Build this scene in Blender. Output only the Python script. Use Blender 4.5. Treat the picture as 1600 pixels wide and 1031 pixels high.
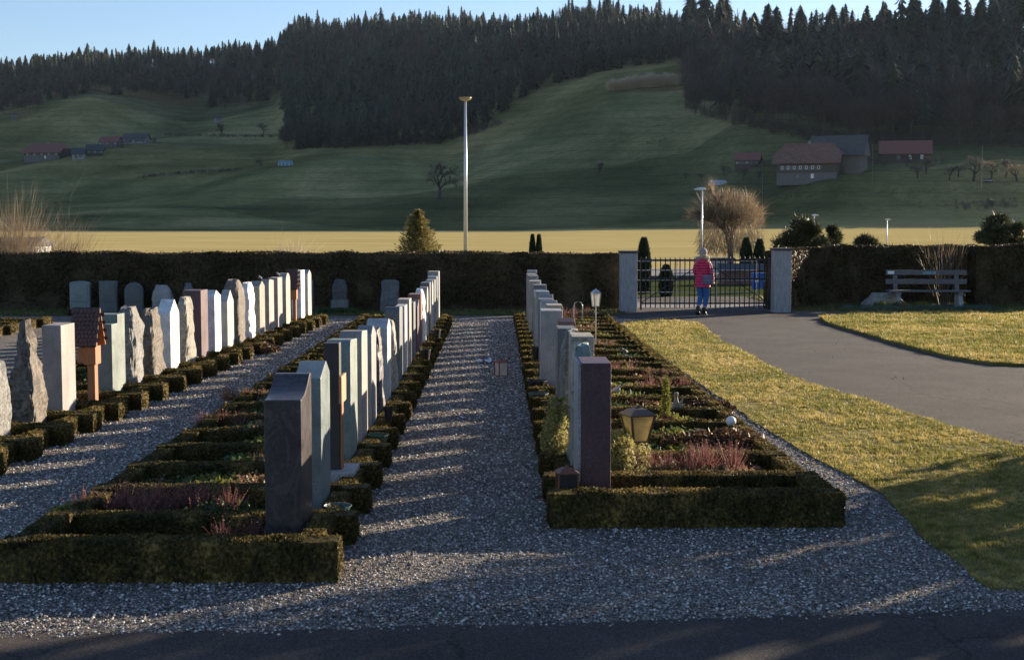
import bpy, bmesh, math, random
import numpy as np
from mathutils import Vector, noise

R = math.radians
for o in list(bpy.data.objects):
    bpy.data.objects.remove(o)
S = bpy.context.scene
COL = S.collection

# ------------------------------------------------------------------ camera
CAM_H = 2.28
FPX = 2150.0                      # focal length in photo pixels (1600 wide)
YAW = math.atan(23 / FPX)
PITCH = math.atan(163.5 / FPX)
cd = bpy.data.cameras.new('camera')
cam = bpy.data.objects.new('camera', cd)
COL.objects.link(cam)
cam.location = (0, 0, CAM_H)
cam.rotation_euler = (R(90) - PITCH, 0, -YAW)
cd.sensor_width = 36
cd.lens = 36 * FPX / 1600
cd.clip_start = 0.1
cd.clip_end = 9000
cd.dof.use_dof = True
cd.dof.focus_distance = 24
cd.dof.aperture_fstop = 8
S.camera = cam

# ------------------------------------------------------------------ sky and sun
SUN_EL, SUN_AZ = 12.0, 52.0       # elevation; azimuth clockwise from +Y
w = bpy.data.worlds.new('World')
S.world = w
w.use_nodes = True
wn = w.node_tree
bg = wn.nodes['Background']
sky = wn.nodes.new('ShaderNodeTexSky')
sky.sky_type = 'NISHITA'
sky.sun_disc = False
sky.sun_elevation = R(SUN_EL)
sky.sun_rotation = R(SUN_AZ)
sky.altitude = 600
sky.air_density = 1.0
sky.dust_density = 0.6
sky.ozone_density = 3.0
tint = wn.nodes.new('ShaderNodeMix'); tint.data_type = 'RGBA'; tint.blend_type = 'MULTIPLY'; tint.inputs[0].default_value = 1; tint.inputs[7].default_value = (1.06, .97, 1.0, 1)
wn.links.new(sky.outputs[0], tint.inputs[6]); wn.links.new(tint.outputs[2], bg.inputs[0])
bg.inputs[1].default_value = 0.078
ld = bpy.data.lights.new('sun', 'SUN')
ld.energy = 5.0
ld.angle = R(0.5)
ld.color = (1.0, 0.84, 0.64)
sun = bpy.data.objects.new('sun', ld)
COL.objects.link(sun)
sx = math.cos(R(SUN_EL)) * math.sin(R(SUN_AZ))
sy = math.cos(R(SUN_EL)) * math.cos(R(SUN_AZ))
sz = math.sin(R(SUN_EL))
sun.rotation_euler = Vector((-sx, -sy, -sz)).to_track_quat('-Z', 'Y').to_euler()
S.view_settings.view_transform = 'Standard'
S.view_settings.look = 'None'
S.view_settings.exposure = 1.45
S.view_settings.gamma = 1
S.view_settings.use_curve_mapping = False
S.render.engine = 'CYCLES'
S.cycles.use_denoising = True
S.cycles.max_bounces = 5
S.cycles.diffuse_bounces = 2
S.cycles.glossy_bounces = 2
S.cycles.transmission_bounces = 3
S.cycles.transparent_max_bounces = 6
S.cycles.volume_bounces = 0
S.cycles.denoising_input_passes = 'RGB_ALBEDO_NORMAL'
S.cycles.denoising_prefilter = 'ACCURATE'

# ------------------------------------------------------------------ pixel helpers (photo pixels -> world)
_f = Vector((math.sin(YAW) * math.cos(PITCH), math.cos(YAW) * math.cos(PITCH), -math.sin(PITCH)))
_r = Vector((math.cos(YAW), -math.sin(YAW), 0))
_u = _r.cross(_f)
def ray(px, py):
    return _f + _r * ((px - 800) / FPX) - _u * ((py - 515.5) / FPX)
def gnd(px, py, z=0.0):
    d = ray(px, py); t = (z - CAM_H) / d.z
    return Vector((d.x * t, d.y * t, z))
def dep(px, py, Y):
    d = ray(px, py); t = Y / d.y
    return Vector((d.x * t, Y, CAM_H + d.z * t))
def pxw(n, Y):                    # width in metres of n photo pixels at depth Y
    return n * Y / FPX

# ------------------------------------------------------------------ mesh helpers
class M:
    def __init__(s):
        s.c = []
    def add(s, V, F, mi=0):
        V = np.asarray(V, dtype=np.float64).reshape(-1, 3); F = np.asarray(F, dtype=np.int64)
        s.c.append((V, F, mi)); return s
    def poly(s, V, faces, mi=0):
        V = np.asarray(V, float)
        d = {}
        for f in faces: d.setdefault(len(f), []).append(f)
        first = True
        for k, fs in d.items():
            fs = np.array(fs); used = np.unique(fs)
            mp = {int(a): i for i, a in enumerate(used)}
            s.add(V[used], np.vectorize(mp.get)(fs), mi)
        return s
    def box(s, x0, x1, y0, y1, z0, z1, mi=0):
        V = [(x, y, z) for z in (z0, z1) for y in (y0, y1) for x in (x0, x1)]
        return s.add(V, [(0, 2, 3, 1), (4, 5, 7, 6), (0, 1, 5, 4), (2, 6, 7, 3), (0, 4, 6, 2), (1, 3, 7, 5)], mi)
    def bar(s, a, b, wx, wy, mi=0, up=(0, 0, 1)):
        a = Vector(a); b = Vector(b); d = (b - a).normalized(); u = Vector(up)
        if abs(d.dot(u)) > .95: u = Vector((0, 1, 0))
        p = d.cross(u).normalized(); q = p.cross(d).normalized()
        V = []
        for e in (a, b):
            for (i, j) in ((-1, -1), (1, -1), (1, 1), (-1, 1)):
                V.append(e + p * (i * wx / 2) + q * (j * wy / 2))
        return s.add([tuple(v) for v in V], [(0, 1, 2, 3), (7, 6, 5, 4), (0, 4, 5, 1), (1, 5, 6, 2), (2, 6, 7, 3), (3, 7, 4, 0)], mi)
    def tube(s, pts, rad, n=6, mi=0, cap=True):
        P = np.array([tuple(p) for p in pts], float); m = len(P)
        rad = np.broadcast_to(np.asarray(rad, float), (m,))
        T = np.gradient(P, axis=0); T /= np.linalg.norm(T, axis=1)[:, None] + 1e-9
        ref = np.array([0, 0, 1.0]) if abs(T[0, 2]) < .9 else np.array([1.0, 0, 0])
        A = np.cross(T, ref); A /= np.linalg.norm(A, axis=1)[:, None] + 1e-9
        B = np.cross(T, A)
        an = np.arange(n) * 2 * np.pi / n
        V = (P[:, None] + rad[:, None, None] * (A[:, None] * np.cos(an)[None, :, None] + B[:, None] * np.sin(an)[None, :, None])).reshape(-1, 3)
        F = []
        for i in range(m - 1):
            for j in range(n):
                k = (j + 1) % n
                F.append((i * n + j, i * n + k, (i + 1) * n + k, (i + 1) * n + j))
        s.add(V, F, mi)
        if cap and n > 3:
            for i in (0, m - 1):
                s.add(V[i * n:(i + 1) * n], [tuple(range(n))], mi)
        return s
    def lathe(s, prof, n=16, c=(0, 0, 0), sq=0, mi=0, rot=0):
        V = []; F = []
        for (r, z) in prof:
            for j in range(n):
                a = 2 * math.pi * j / n + rot
                V.append((c[0] + r * math.cos(a), c[1] + r * math.sin(a), c[2] + z))
        for i in range(len(prof) - 1):
            for j in range(n):
                k = (j + 1) % n
                F.append((i * n + j, i * n + k, (i + 1) * n + k, (i + 1) * n + j))
        s.add(V, F, mi)
        for i in (0, len(prof) - 1):
            if prof[i][0] > 1e-4: s.add(V[i * n:(i + 1) * n], [tuple(range(n))], mi)
        return s
    def prism(s, poly, x0, x1, mi=0, axis='x'):
        n = len(poly)
        if axis == 'x': V = [(x, a, b) for x in (x0, x1) for (a, b) in poly]
        elif axis == 'y': V = [(a, x, b) for x in (x0, x1) for (a, b) in poly]
        else: V = [(a, b, x) for x in (x0, x1) for (a, b) in poly]
        s.add(V, [(i, (i + 1) % n, n + (i + 1) % n, n + i) for i in range(n)], mi)
        s.add(V[:n], [tuple(range(n))], mi); s.add(V[n:], [tuple(range(n))[::-1]], mi)
        return s
    def mesh(s, name, mats=(), smooth=False, bevel=0, weld=True):
        me = bpy.data.meshes.new(name)
        nv = sum(len(c[0]) for c in s.c)
        V = np.concatenate([c[0] for c in s.c]); L = []; cnt = []; mi = []; off = 0
        for (v, f, m) in s.c:
            L.append((f + off).ravel()); cnt.append(np.full(len(f), f.shape[1])); mi.append(np.full(len(f), m)); off += len(v)
        L = np.concatenate(L); cnt = np.concatenate(cnt); mi = np.concatenate(mi)
        me.vertices.add(nv); me.vertices.foreach_set('co', V.astype(np.float32).ravel())
        me.loops.add(len(L)); me.loops.foreach_set('vertex_index', L.astype(np.int32))
        me.polygons.add(len(cnt))
        st = np.concatenate([[0], np.cumsum(cnt)[:-1]])
        me.polygons.foreach_set('loop_start', st.astype(np.int32))
        try: me.polygons.foreach_set('loop_total', cnt.astype(np.int32))
        except Exception: pass
        me.polygons.foreach_set('material_index', mi.astype(np.int32))
        me.polygons.foreach_set('use_smooth', np.full(len(cnt), smooth))
        for m in (mats if isinstance(mats, (list, tuple)) else [mats]): me.materials.append(m)
        me.update(calc_edges=True)
        if bevel or (weld and nv < 4000):
            b = bmesh.new(); b.from_mesh(me)
            bmesh.ops.remove_doubles(b, verts=b.verts, dist=1e-5)
            bmesh.ops.recalc_face_normals(b, faces=b.faces)
            if bevel:
                ed = [e for e in b.edges if len(e.link_faces) == 2 and e.calc_face_angle(0) > R(25)]
                bmesh.ops.bevel(b, geom=ed, offset=bevel, segments=2, affect='EDGES', profile=.6)
            b.to_mesh(me); b.free()
        me.validate()
        return me
    def obj(s, name, mats, parent=None, smooth=False, bevel=0, loc=None, weld=True):
        return ob(name, s.mesh(name, mats, smooth, bevel, weld), parent, loc)

def ob(name, me, parent=None, loc=None, rz=0):
    o = bpy.data.objects.new(name, me); COL.objects.link(o)
    if parent is not None: o.parent = parent
    if loc is not None: o.location = loc
    if rz: o.rotation_euler.z = rz
    return o
def tag(o, label=None, cat=None, group=None, kind=None):
    if label: o['label'] = label
    if cat: o['category'] = cat
    if group: o['group'] = group
    if kind: o['kind'] = kind
    return o
def thing(name, label, cat, loc=(0, 0, 0), rz=0, group=None):
    o = bpy.data.objects.new(name, None); COL.objects.link(o)
    o.location = loc; o.rotation_euler.z = rz; o.empty_display_size = .1
    return tag(o, label, cat, group)
def copy_tree(o, parent=None):
    c = o.copy(); COL.objects.link(c)
    if parent is not None: c.parent = parent
    for ch in list(o.children): copy_tree(ch, c)
    return c

RNG = np.random.default_rng(7)
random.seed(5)
def leafq(P, s, rng=RNG, asp=.55, N=None, spread=1.0):
    """diamond leaves round points P"""
    n = len(P)
    D = rng.normal(size=(n, 3))
    if N is not None: D = D * spread + N
    D /= np.linalg.norm(D, axis=1)[:, None] + 1e-9
    A = np.cross(D, rng.normal(size=(n, 3))); A /= np.linalg.norm(A, axis=1)[:, None] + 1e-9
    B = np.cross(D, A)
    s = (np.asarray(s) * rng.uniform(.6, 1.3, n))[:, None]
    V = np.stack([P + A * s, P + B * s * asp, P - A * s, P - B * s * asp], 1).reshape(-1, 3)
    return V, np.arange(4 * n).reshape(n, 4)
def blades(P, D, L, w, rng=RNG):
    n = len(P)
    A = np.cross(D, rng.normal(size=(n, 3))); A /= np.linalg.norm(A, axis=1)[:, None] + 1e-9
    w = np.broadcast_to(w, (n,))[:, None] / 2; L = np.broadcast_to(L, (n,))[:, None]
    V = np.stack([P - A * w, P + A * w, P + D * L], 1).reshape(-1, 3)
    return V, np.arange(3 * n).reshape(n, 3)
def nz(x, y, z=0): return noise.noise(Vector((x, y, z)))

# ------------------------------------------------------------------ materials
MATS = {}
def mat(name):
    m = bpy.data.materials.new(name); m.use_nodes = True
    nt = m.node_tree; b = nt.nodes['Principled BSDF']
    return m, nt, b
def nd(nt, t, **k):
    n = nt.nodes.new(t)
    for a, v in k.items():
        if a in n.inputs: n.inputs[a].default_value = v
        else: setattr(n, a, v)
    return n
def ramp(nt, fac, stops, interp='LINEAR'):
    r = nt.nodes.new('ShaderNodeValToRGB'); r.color_ramp.interpolation = interp
    el = r.color_ramp.elements
    while len(el) < len(stops): el.new(.5)
    for e, (p, c) in zip(el, stops): e.position = p; e.color = (c[0], c[1], c[2], 1)
    nt.links.new(fac, r.inputs[0]); return r
def noi(nt, scale, detail=4, rough=.6, co='Object', dist=0, sc=None):
    tc = nt.nodes.new('ShaderNodeTexCoord'); n = nt.nodes.new('ShaderNodeTexNoise')
    n.inputs['Scale'].default_value = scale; n.inputs['Detail'].default_value = detail; n.inputs['Roughness'].default_value = rough
    n.inputs['Distortion'].default_value = dist
    src = tc.outputs[co]
    if sc:
        mp = nt.nodes.new('ShaderNodeMapping'); mp.inputs['Scale'].default_value = sc
        nt.links.new(src, mp.inputs[0]); src = mp.outputs[0]
    nt.links.new(src, n.inputs['Vector']); return n
def bump(nt, b, h, st, dist):
    bp = nt.nodes.new('ShaderNodeBump'); bp.inputs['Strength'].default_value = st; bp.inputs['Distance'].default_value = dist
    nt.links.new(h, bp.inputs['Height']); nt.links.new(bp.outputs[0], b.inputs['Normal']); return bp
def mixc(nt, fac, a, b, mode='MIX'):
    m = nt.nodes.new('ShaderNodeMix'); m.data_type = 'RGBA'; m.blend_type = mode
    for s_, v in ((0, fac), (6, a), (7, b)):
        if hasattr(v, 'is_linked') or hasattr(v, 'links'): nt.links.new(v, m.inputs[s_])
        elif s_ == 0: m.inputs[0].default_value = v
        else: m.inputs[s_].default_value = (v[0], v[1], v[2], 1)
    return m.outputs[2]

def stone_mat(name, c1, c2, scale=60, rough=.6, veins=None, bmp=.15, grime=.5):
    """speckled stone: fine grain, broad clouding, optional dark veins, weather stains"""
    m, nt, b = mat(name)
    g = noi(nt, scale, 6, .75); r1 = ramp(nt, g.outputs[0], [(.35, c1), (.62, c2)])
    cl = noi(nt, 3.2, 5, .65, dist=.6)
    r2 = ramp(nt, cl.outputs[0], [(.3, (.62, .62, .60)), (.72, (1.15, 1.13, 1.1))])
    c = mixc(nt, 1.0, r1.outputs[0], r2.outputs[0], 'MULTIPLY')
    if veins:
        wv = noi(nt, veins[0], 7, .62, dist=veins[1], sc=(1.6, 1.6, .8))
        r3 = ramp(nt, wv.outputs[0], [(.30, (0, 0, 0)), (.40, (.8,) * 3), (.44, (.1,) * 3), (.52, (.15,) * 3), (.56, (.9,) * 3), (.60, (.1,) * 3), (.70, (.6,) * 3), (.76, (0, 0, 0))])
        c = mixc(nt, r3.outputs[0], c, veins[2])
    gr = noi(nt, 1.0, 6, .7, sc=(9, 9, 1.5)); rg = ramp(nt, gr.outputs[0], [(.42, (0, 0, 0)), (.75, (grime, grime, grime))])
    c = mixc(nt, rg.outputs[0], c, (c1[0] * .45, c1[1] * .47, c1[2] * .42))
    oi = nt.nodes.new('ShaderNodeObjectInfo')
    hs = nt.nodes.new('ShaderNodeHueSaturation'); mr = nd(nt, 'ShaderNodeMapRange'); mr.inputs[3].default_value = .82; mr.inputs[4].default_value = 1.15
    nt.links.new(oi.outputs['Random'], mr.inputs[0]); nt.links.new(mr.outputs[0], hs.inputs['Value']); nt.links.new(c, hs.inputs['Color'])
    nt.links.new(hs.outputs[0], b.inputs['Base Color'])
    rr = ramp(nt, cl.outputs[0], [(.3, (rough * .8,) * 3), (.7, (min(1, rough * 1.2),) * 3)])
    nt.links.new(rr.outputs[0], b.inputs['Roughness'])
    bump(nt, b, g.outputs[0], bmp, .01)
    return m
def leaf_mat(name, stops, scale=25, trans=.35, rough=.55, spread=(.3, .7)):
    m, nt, b = mat(name)
    n1 = noi(nt, scale, 2, .6); n2 = noi(nt, scale * .07, 3, .6)
    mx = nd(nt, 'ShaderNodeMath', operation='MULTIPLY_ADD'); mx.inputs[1].default_value = .55; mx.inputs[2].default_value = .0
    nt.links.new(n1.outputs[0], mx.inputs[0])
    m2 = nd(nt, 'ShaderNodeMath', operation='MULTIPLY_ADD'); m2.inputs[1].default_value = .45
    nt.links.new(n2.outputs[0], m2.inputs[0]); nt.links.new(mx.outputs[0], m2.inputs[2])
    k = len(stops); st = [(spread[0] + (spread[1] - spread[0]) * i / max(1, k - 1), c) for i, c in enumerate(stops)]
    r = ramp(nt, m2.outputs[0], st)
    nt.links.new(r.outputs[0], b.inputs['Base Color']); b.inputs['Roughness'].default_value = rough
    b.inputs['Specular IOR Level'].default_value = .25
    tr = nt.nodes.new('ShaderNodeBsdfTranslucent'); nt.links.new(r.outputs[0], tr.inputs[0])
    ms = nt.nodes.new('ShaderNodeMixShader'); ms.inputs[0].default_value = trans
    nt.links.new(b.outputs[0], ms.inputs[1]); nt.links.new(tr.outputs[0], ms.inputs[2])
    nt.links.new(ms.outputs[0], nt.nodes['Material Output'].inputs[0])
    return m
def plain(name, c, rough=.5, metal=0, nscale=20, var=.25, bmp=.0, sc=None):
    m, nt, b = mat(name)
    n = noi(nt, nscale, 5, .65, sc=sc)
    r = ramp(nt, n.outputs[0], [(.3, tuple(x * (1 - var) for x in c)), (.7, tuple(min(1, x * (1 + var)) for x in c))])
    nt.links.new(r.outputs[0], b.inputs['Base Color']); b.inputs['Roughness'].default_value = rough; b.inputs['Metallic'].default_value = metal
    if bmp: bump(nt, b, n.outputs[0], bmp, .01)
    return m

# stones
G = {}
G['migmatite'] = stone_mat('dark_migmatite', (.016, .014, .017), (.06, .053, .056), 40, .35, (2.6, 1.6, (.10, .072, .07)), .05, .2)
G['darkgrey'] = stone_mat('dark_grey_stone', (.07, .075, .08), (.2, .21, .22), 70, .6)
G['green'] = stone_mat('green_gneiss', (.12, .15, .135), (.29, .335, .305), 55, .5, (2.0, 1.5, (.19, .23, .21)), .08, .3)
G['bluegreen'] = stone_mat('blue_green_granite', (.12, .16, .165), (.30, .36, .36), 90, .4, None, .05, .25)
G['grey'] = stone_mat('grey_granite', (.17, .17, .175), (.42, .42, .42), 80, .65)
G['lightgrey'] = stone_mat('light_grey_granite', (.27, .27, .265), (.52, .51, .50), 80, .65, None, .12, .35)
G['pinkgrey'] = stone_mat('pinkish_grey_sandstone', (.22, .19, .18), (.43, .38, .36), 70, .7)
G['beige'] = stone_mat('beige_limestone', (.28, .25, .21), (.5, .46, .40), 60, .7)
G['white'] = stone_mat('white_marble', (.62, .62, .62), (.85, .85, .84), 12, .5, None, .04, .18)
G['rock'] = stone_mat('rough_grey_rock', (.09, .088, .085), (.36, .35, .335), 28, .85, None, .9, .5)
G['brownrock'] = stone_mat('rough_brown_rock', (.06, .05, .042), (.26, .22, .18), 24, .85, None, .9, .5)
G['olive'] = stone_mat('olive_rock', (.17, .162, .135), (.44, .415, .36), 26, .85, None, .9, .5)
G['purple'] = stone_mat('purple_porphyry', (.055, .025, .035), (.15, .085, .095), 60, .55, None, .1, .3)
G['purplered'] = stone_mat('dark_purple_red_stone', (.045, .016, .022), (.12, .055, .065), 45, .5, None, .1, .35)
G['redbrown'] = stone_mat('red_brown_granite', (.14, .06, .045), (.32, .17, .13), 60, .55, None, .1, .3)
G['blackrock'] = stone_mat('black_slate', (.015, .014, .016), (.10, .09, .10), 20, .6, (2.5, 2, (.10, .09, .10)), .8, .2)

leafbox = leaf_mat('box_leaves', [(.010, .012, .004), (.042, .038, .011), (.14, .10, .030), (.40, .28, .09)], 45, .38, spread=(.32, .66))
leafbox.node_tree.nodes['Principled BSDF'].inputs['Specular IOR Level'].default_value = .2; leafbox.node_tree.nodes['Principled BSDF'].inputs['Roughness'].default_value = .65
leafyew = leaf_mat('yew_needles', [(.022, .019, .008), (.065, .046, .020), (.12, .08, .038)], 14, .2, spread=(.35, .65))
m_heather = leaf_mat('heather_sprigs', [(.10, .045, .04), (.27, .12, .10), (.42, .25, .21)], 30, .3)
m_heath_brown = leaf_mat('faded_heather', [(.13, .07, .04), (.30, .17, .10), (.4, .27, .18)], 30, .3)
m_green = leaf_mat('green_foliage', [(.02, .045, .018), (.06, .10, .035), (.12, .15, .05)], 30, .3)
m_ivy = leaf_mat('variegated_leaves', [(.05, .07, .02), (.34, .30, .10), (.68, .56, .30)], 40, .35)
m_bluegreen = leaf_mat('blue_green_needles', [(.03, .055, .05), (.08, .13, .12), (.14, .2, .18)], 30, .2)
m_bronze = leaf_mat('bronze_leaves', [(.025, .02, .014), (.10, .055, .03), (.18, .11, .06)], 30, .25)
m_moss = leaf_mat('yellow_green_leaves', [(.07, .08, .015), (.2, .2, .04), (.35, .32, .08)], 30, .35)
m_thuja = leaf_mat('thuja_foliage', [(.012, .02, .010), (.035, .045, .02), (.07, .075, .03)], 8, .15)
m_fir = leaf_mat('conifer_needles', [(.06, .055, .018), (.20, .165, .055), (.38, .29, .10)], 6, .3)
m_pine = leaf_mat('pine_needles', [(.025, .032, .015), (.06, .065, .028), (.12, .11, .045)], 4, .2)
m_spruce = leaf_mat('forest_spruce', [(.006, .010, .006), (.018, .026, .013), (.040, .046, .022), (.075, .072, .036)], .22, .05, spread=(.34, .62))
m_twig = leaf_mat('bare_twigs', [(.12, .08, .05), (.25, .18, .11), (.42, .32, .2)], 3, .3)
m_twigd = leaf_mat('dark_bare_twigs', [(.03, .02, .018), (.06, .042, .034), (.10, .07, .052)], .4, .1)
m_twiglit = leaf_mat('sunlit_straw_twigs', [(.42, .32, .22), (.66, .52, .36), (.8, .66, .48)], .4, .35)  # pale straw, with the meadow rim's sunlight put into the colour
m_bark = plain('bark', (.09, .065, .05), .9, 0, 12, .5, .6, (6, 6, 1))
m_barkd = plain('dark_bark', (.035, .028, .024), .9, 0, 2, .5)
m_grass = leaf_mat('grass_blades', [(.10, .115, .025), (.29, .255, .065), (.58, .43, .17)], 9, .4, spread=(.38, .62))
m_dimgrass = leaf_mat('shade_toned_grass_blades', [(.05, .06, .02), (.13, .13, .045), (.22, .19, .08)], 3, .3)  # darker blades, the hedge's shade put into their colour
m_iron = plain('dark_iron', (.018, .018, .022), .5, .4)
m_black = plain('black_plastic', (.012, .012, .014), .4)
m_steel = plain('galvanised_steel', (.5, .51, .52), .35, .35, 8, .1)
m_whitep = plain('white_enamel', (.75, .76, .76), .4)
m_copper = plain('rusty_copper', (.20, .075, .045), .6, .2, 40, .4)
m_brownm = plain('brown_lantern_metal', (.13, .085, .07), .45, .3, 40, .25)
m_silver = plain('pale_zinc', (.45, .46, .47), .4, .5, 30, .2)
m_wood = plain('orange_larch', (.30, .115, .04), .6, 0, 14, .35, .2, (8, 8, 1))
m_woodlt = plain('pale_larch', (.38, .21, .10), .6, 0, 14, .3, .2, (8, 8, 1))
m_wooddk = plain('dark_timber', (.03, .025, .024), .6, 0, 14, .4, .2, (8, 8, 1))
m_woodgrey = plain('weathered_bench_wood', (.13, .118, .115), .7, 0, 12, .35, .3, (1, 8, 8))
def glass(name, c, rough=.15):
    m, nt, b = mat(name); n = noi(nt, 12, 3); r = ramp(nt, n.outputs[0], [(.3, tuple(x * .7 for x in c)), (.7, c)])
    nt.links.new(r.outputs[0], b.inputs['Base Color']); b.inputs['Roughness'].default_value = rough
    tr = nt.nodes.new('ShaderNodeBsdfTranslucent'); nt.links.new(r.outputs[0], tr.inputs[0])
    ms = nt.nodes.new('ShaderNodeMixShader'); ms.inputs[0].default_value = .6
    nt.links.new(b.outputs[0], ms.inputs[1]); nt.links.new(tr.outputs[0], ms.inputs[2])
    nt.links.new(ms.outputs[0], nt.nodes['Material Output'].inputs[0]); return m
m_amber = glass('amber_glass', (.66, .57, .34))
m_pane = glass('frosted_glass', (.88, .87, .8))
m_concrete = plain('board_marked_concrete', (.30, .30, .30), .85, 0, 6, .35, .5, (5, 5, .7))
m_slate = plain('slate_cap', (.05, .05, .055), .7)
# ------------------------------------------------------------------ ground materials
def gravel_mat():
    m, nt, b = mat('pale_gravel')
    tc = nt.nodes.new('ShaderNodeTexCoord')
    v = nt.nodes.new('ShaderNodeTexVoronoi'); v.inputs['Scale'].default_value = 88; v.inputs['Randomness'].default_value = 1
    nt.links.new(tc.outputs['Object'], v.inputs['Vector'])
    sp = nt.nodes.new('ShaderNodeSeparateColor'); nt.links.new(v.outputs['Color'], sp.inputs[0])
    r = ramp(nt, sp.outputs[0], [(0, (.045, .042, .04)), (.3, (.20, .176, .154)), (.6, (.34, .30, .262)), (.85, (.52, .475, .43)), (1, (.72, .69, .65))])
    big = noi(nt, .7, 5, .6); rb = ramp(nt, big.outputs[0], [(.3, (.72, .70, .68)), (.7, (1.1, 1.08, 1.05))])
    c = mixc(nt, 1, r.outputs[0], rb.outputs[0], 'MULTIPLY')
    ed = ramp(nt, v.outputs['Distance'], [(0.25, (1, 1, 1)), (.75, (.3, .3, .3))]); c = mixc(nt, 1, c, ed.outputs[0], 'MULTIPLY')
    nt.links.new(c, b.inputs['Base Color']); b.inputs['Roughness'].default_value = .9; b.inputs['Specular IOR Level'].default_value = .12
    mm = nd(nt, 'ShaderNodeMath', operation='MULTIPLY_ADD'); mm.inputs[1].default_value = -1; 
    nt.links.new(v.outputs['Distance'], mm.inputs[0]); nt.links.new(sp.outputs[1], mm.inputs[2])
    bump(nt, b, mm.outputs[0], .9, .012); return m
def asphalt_mat(name, c, speck=.5):
    m, nt, b = mat(name)
    n = noi(nt, 75, 5, .85); n2 = noi(nt, .8, 6, .65)
    r = ramp(nt, n.outputs[0], [(.36, tuple(x * .45 for x in c)), (.55, c), (.68, tuple(min(.7, x * 3.2) for x in c))])
    r2 = ramp(nt, n2.outputs[0], [(.3, (.72, .7, .7)), (.7, (1.2, 1.17, 1.12))])
    cc = mixc(nt, 1, r.outputs[0], r2.outputs[0], 'MULTIPLY')
    vo = nt.nodes.new('ShaderNodeTexVoronoi'); vo.feature = 'DISTANCE_TO_EDGE'; vo.inputs['Scale'].default_value = .33
    wn2 = noi(nt, 2.5, 4, .6); tc = nt.nodes.new('ShaderNodeTexCoord')
    va = nd(nt, 'ShaderNodeVectorMath', operation='MULTIPLY_ADD'); va.inputs[1].default_value = (.35, .35, .35)
    nt.links.new(wn2.outputs['Color'], va.inputs[0]); nt.links.new(tc.outputs['Object'], va.inputs[2]); nt.links.new(va.outputs[0], vo.inputs['Vector'])
    cr = ramp(nt, vo.outputs['Distance'], [(0, (.35, .3, .25)), (.006, (1, 1, 1))]); cc = mixc(nt, .7, cc, cr.outputs[0], 'MULTIPLY')
    nt.links.new(cc, b.inputs['Base Color']); b.inputs['Roughness'].default_value = .92; b.inputs['Specular IOR Level'].default_value = .15
    bump(nt, b, n.outputs[0], .7, .008); return m
def turf_mat(name, stops, sc=1.2):
    m, nt, b = mat(name)
    n = noi(nt, sc, 8, .72); r = ramp(nt, n.outputs[0], stops)
    n2 = noi(nt, 80, 3, .7); r2 = ramp(nt, n2.outputs[0], [(.3, (.5, .5, .5)), (.7, (1.3, 1.3, 1.3))])
    nt.links.new(mixc(nt, 1, r.outputs[0], r2.outputs[0], 'MULTIPLY'), b.inputs['Base Color']); b.inputs['Roughness'].default_value = .95
    b.inputs['Specular IOR Level'].default_value = .1
    bump(nt, b, n2.outputs[0], .8, .02); return m
m_gravel = gravel_mat()
m_asph = asphalt_mat('path_asphalt', (.080, .071, .064))
m_asph2 = asphalt_mat('front_asphalt', (.075, .066, .060))
m_road = asphalt_mat('street_asphalt', (.26, .25, .25))
m_turf = turf_mat('winter_turf', [(.3, (.07, .075, .018)), (.5, (.20, .165, .05)), (.7, (.29, .23, .09))])
m_turfd = turf_mat('dark_turf', [(.3, (.04, .05, .015)), (.7, (.11, .11, .04))])  # darker turf for the hedge strips, shade put into its colour
m_soil = turf_mat('grave_soil', [(.3, (.02, .014, .010)), (.7, (.055, .04, .028))], 4)
m_white_edge = plain('pale_kerb', (.45, .44, .42), .8)

def sheet(name, pts, z, m, sub=None):
    mm = M(); mm.add([(p[0], p[1], z) for p in pts], [tuple(range(len(pts)))])
    return tag(mm.obj(name, m, weld=False), kind='structure')
def smooth_poly(pts, n=6, amp=.03, seed=1):
    out = []; k = len(pts)
    for i in range(k):
        a, b = pts[i], pts[(i + 1) % k]
        L = math.hypot(b[0] - a[0], b[1] - a[1]); q = max(1, min(60, int(L / .25)))
        for j in range(q):
            t = j / q; x = a[0] + (b[0] - a[0]) * t; y = a[1] + (b[1] - a[1]) * t
            out.append((x + amp * nz(x * 2.1, y * 2.1, seed), y + amp * nz(x * 2.1, y * 2.1, seed + 9)))
    return out
def in_poly(P, poly):
    x, y = P[:, 0], P[:, 1]; ins = np.zeros(len(P), bool); q = np.array(poly); n = len(q)
    for i in range(n):
        a, b = q[i], q[(i + 1) % n]
        c = ((a[1] > y) != (b[1] > y)); 
        if a[1] == b[1]: continue
        xi = (b[0] - a[0]) * (y - a[1]) / (b[1] - a[1]) + a[0]
        ins ^= c & (x < xi)
    return ins
# far flat ground to the horizon, then the cemetery's own surfaces
sheet('ground', [(-4000, -400), (4000, -400), (4000, 7000), (-4000, 7000)], -.30, m_turfd)
sheet('gravel', [(-40, -6), (30, -6), (30, 37.79), (-40, 37.79)], 0, m_gravel)
sheet('front_road', smooth_poly([(-40, -6), (30, -6), (30, 8.2), (6.5, 8.15), (3.0, 8.0), (0.5, 7.75), (-2, 7.58), (-5, 7.46), (-40, 7.4)], amp=.03), .008, m_asph2)
sheet('path', [(4.2, 8.21), (29.9, 8.21), (29.9, 44), (3.0, 44), (3.0, 33.6), (4.0, 33.2)], .006, m_asph)

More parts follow.
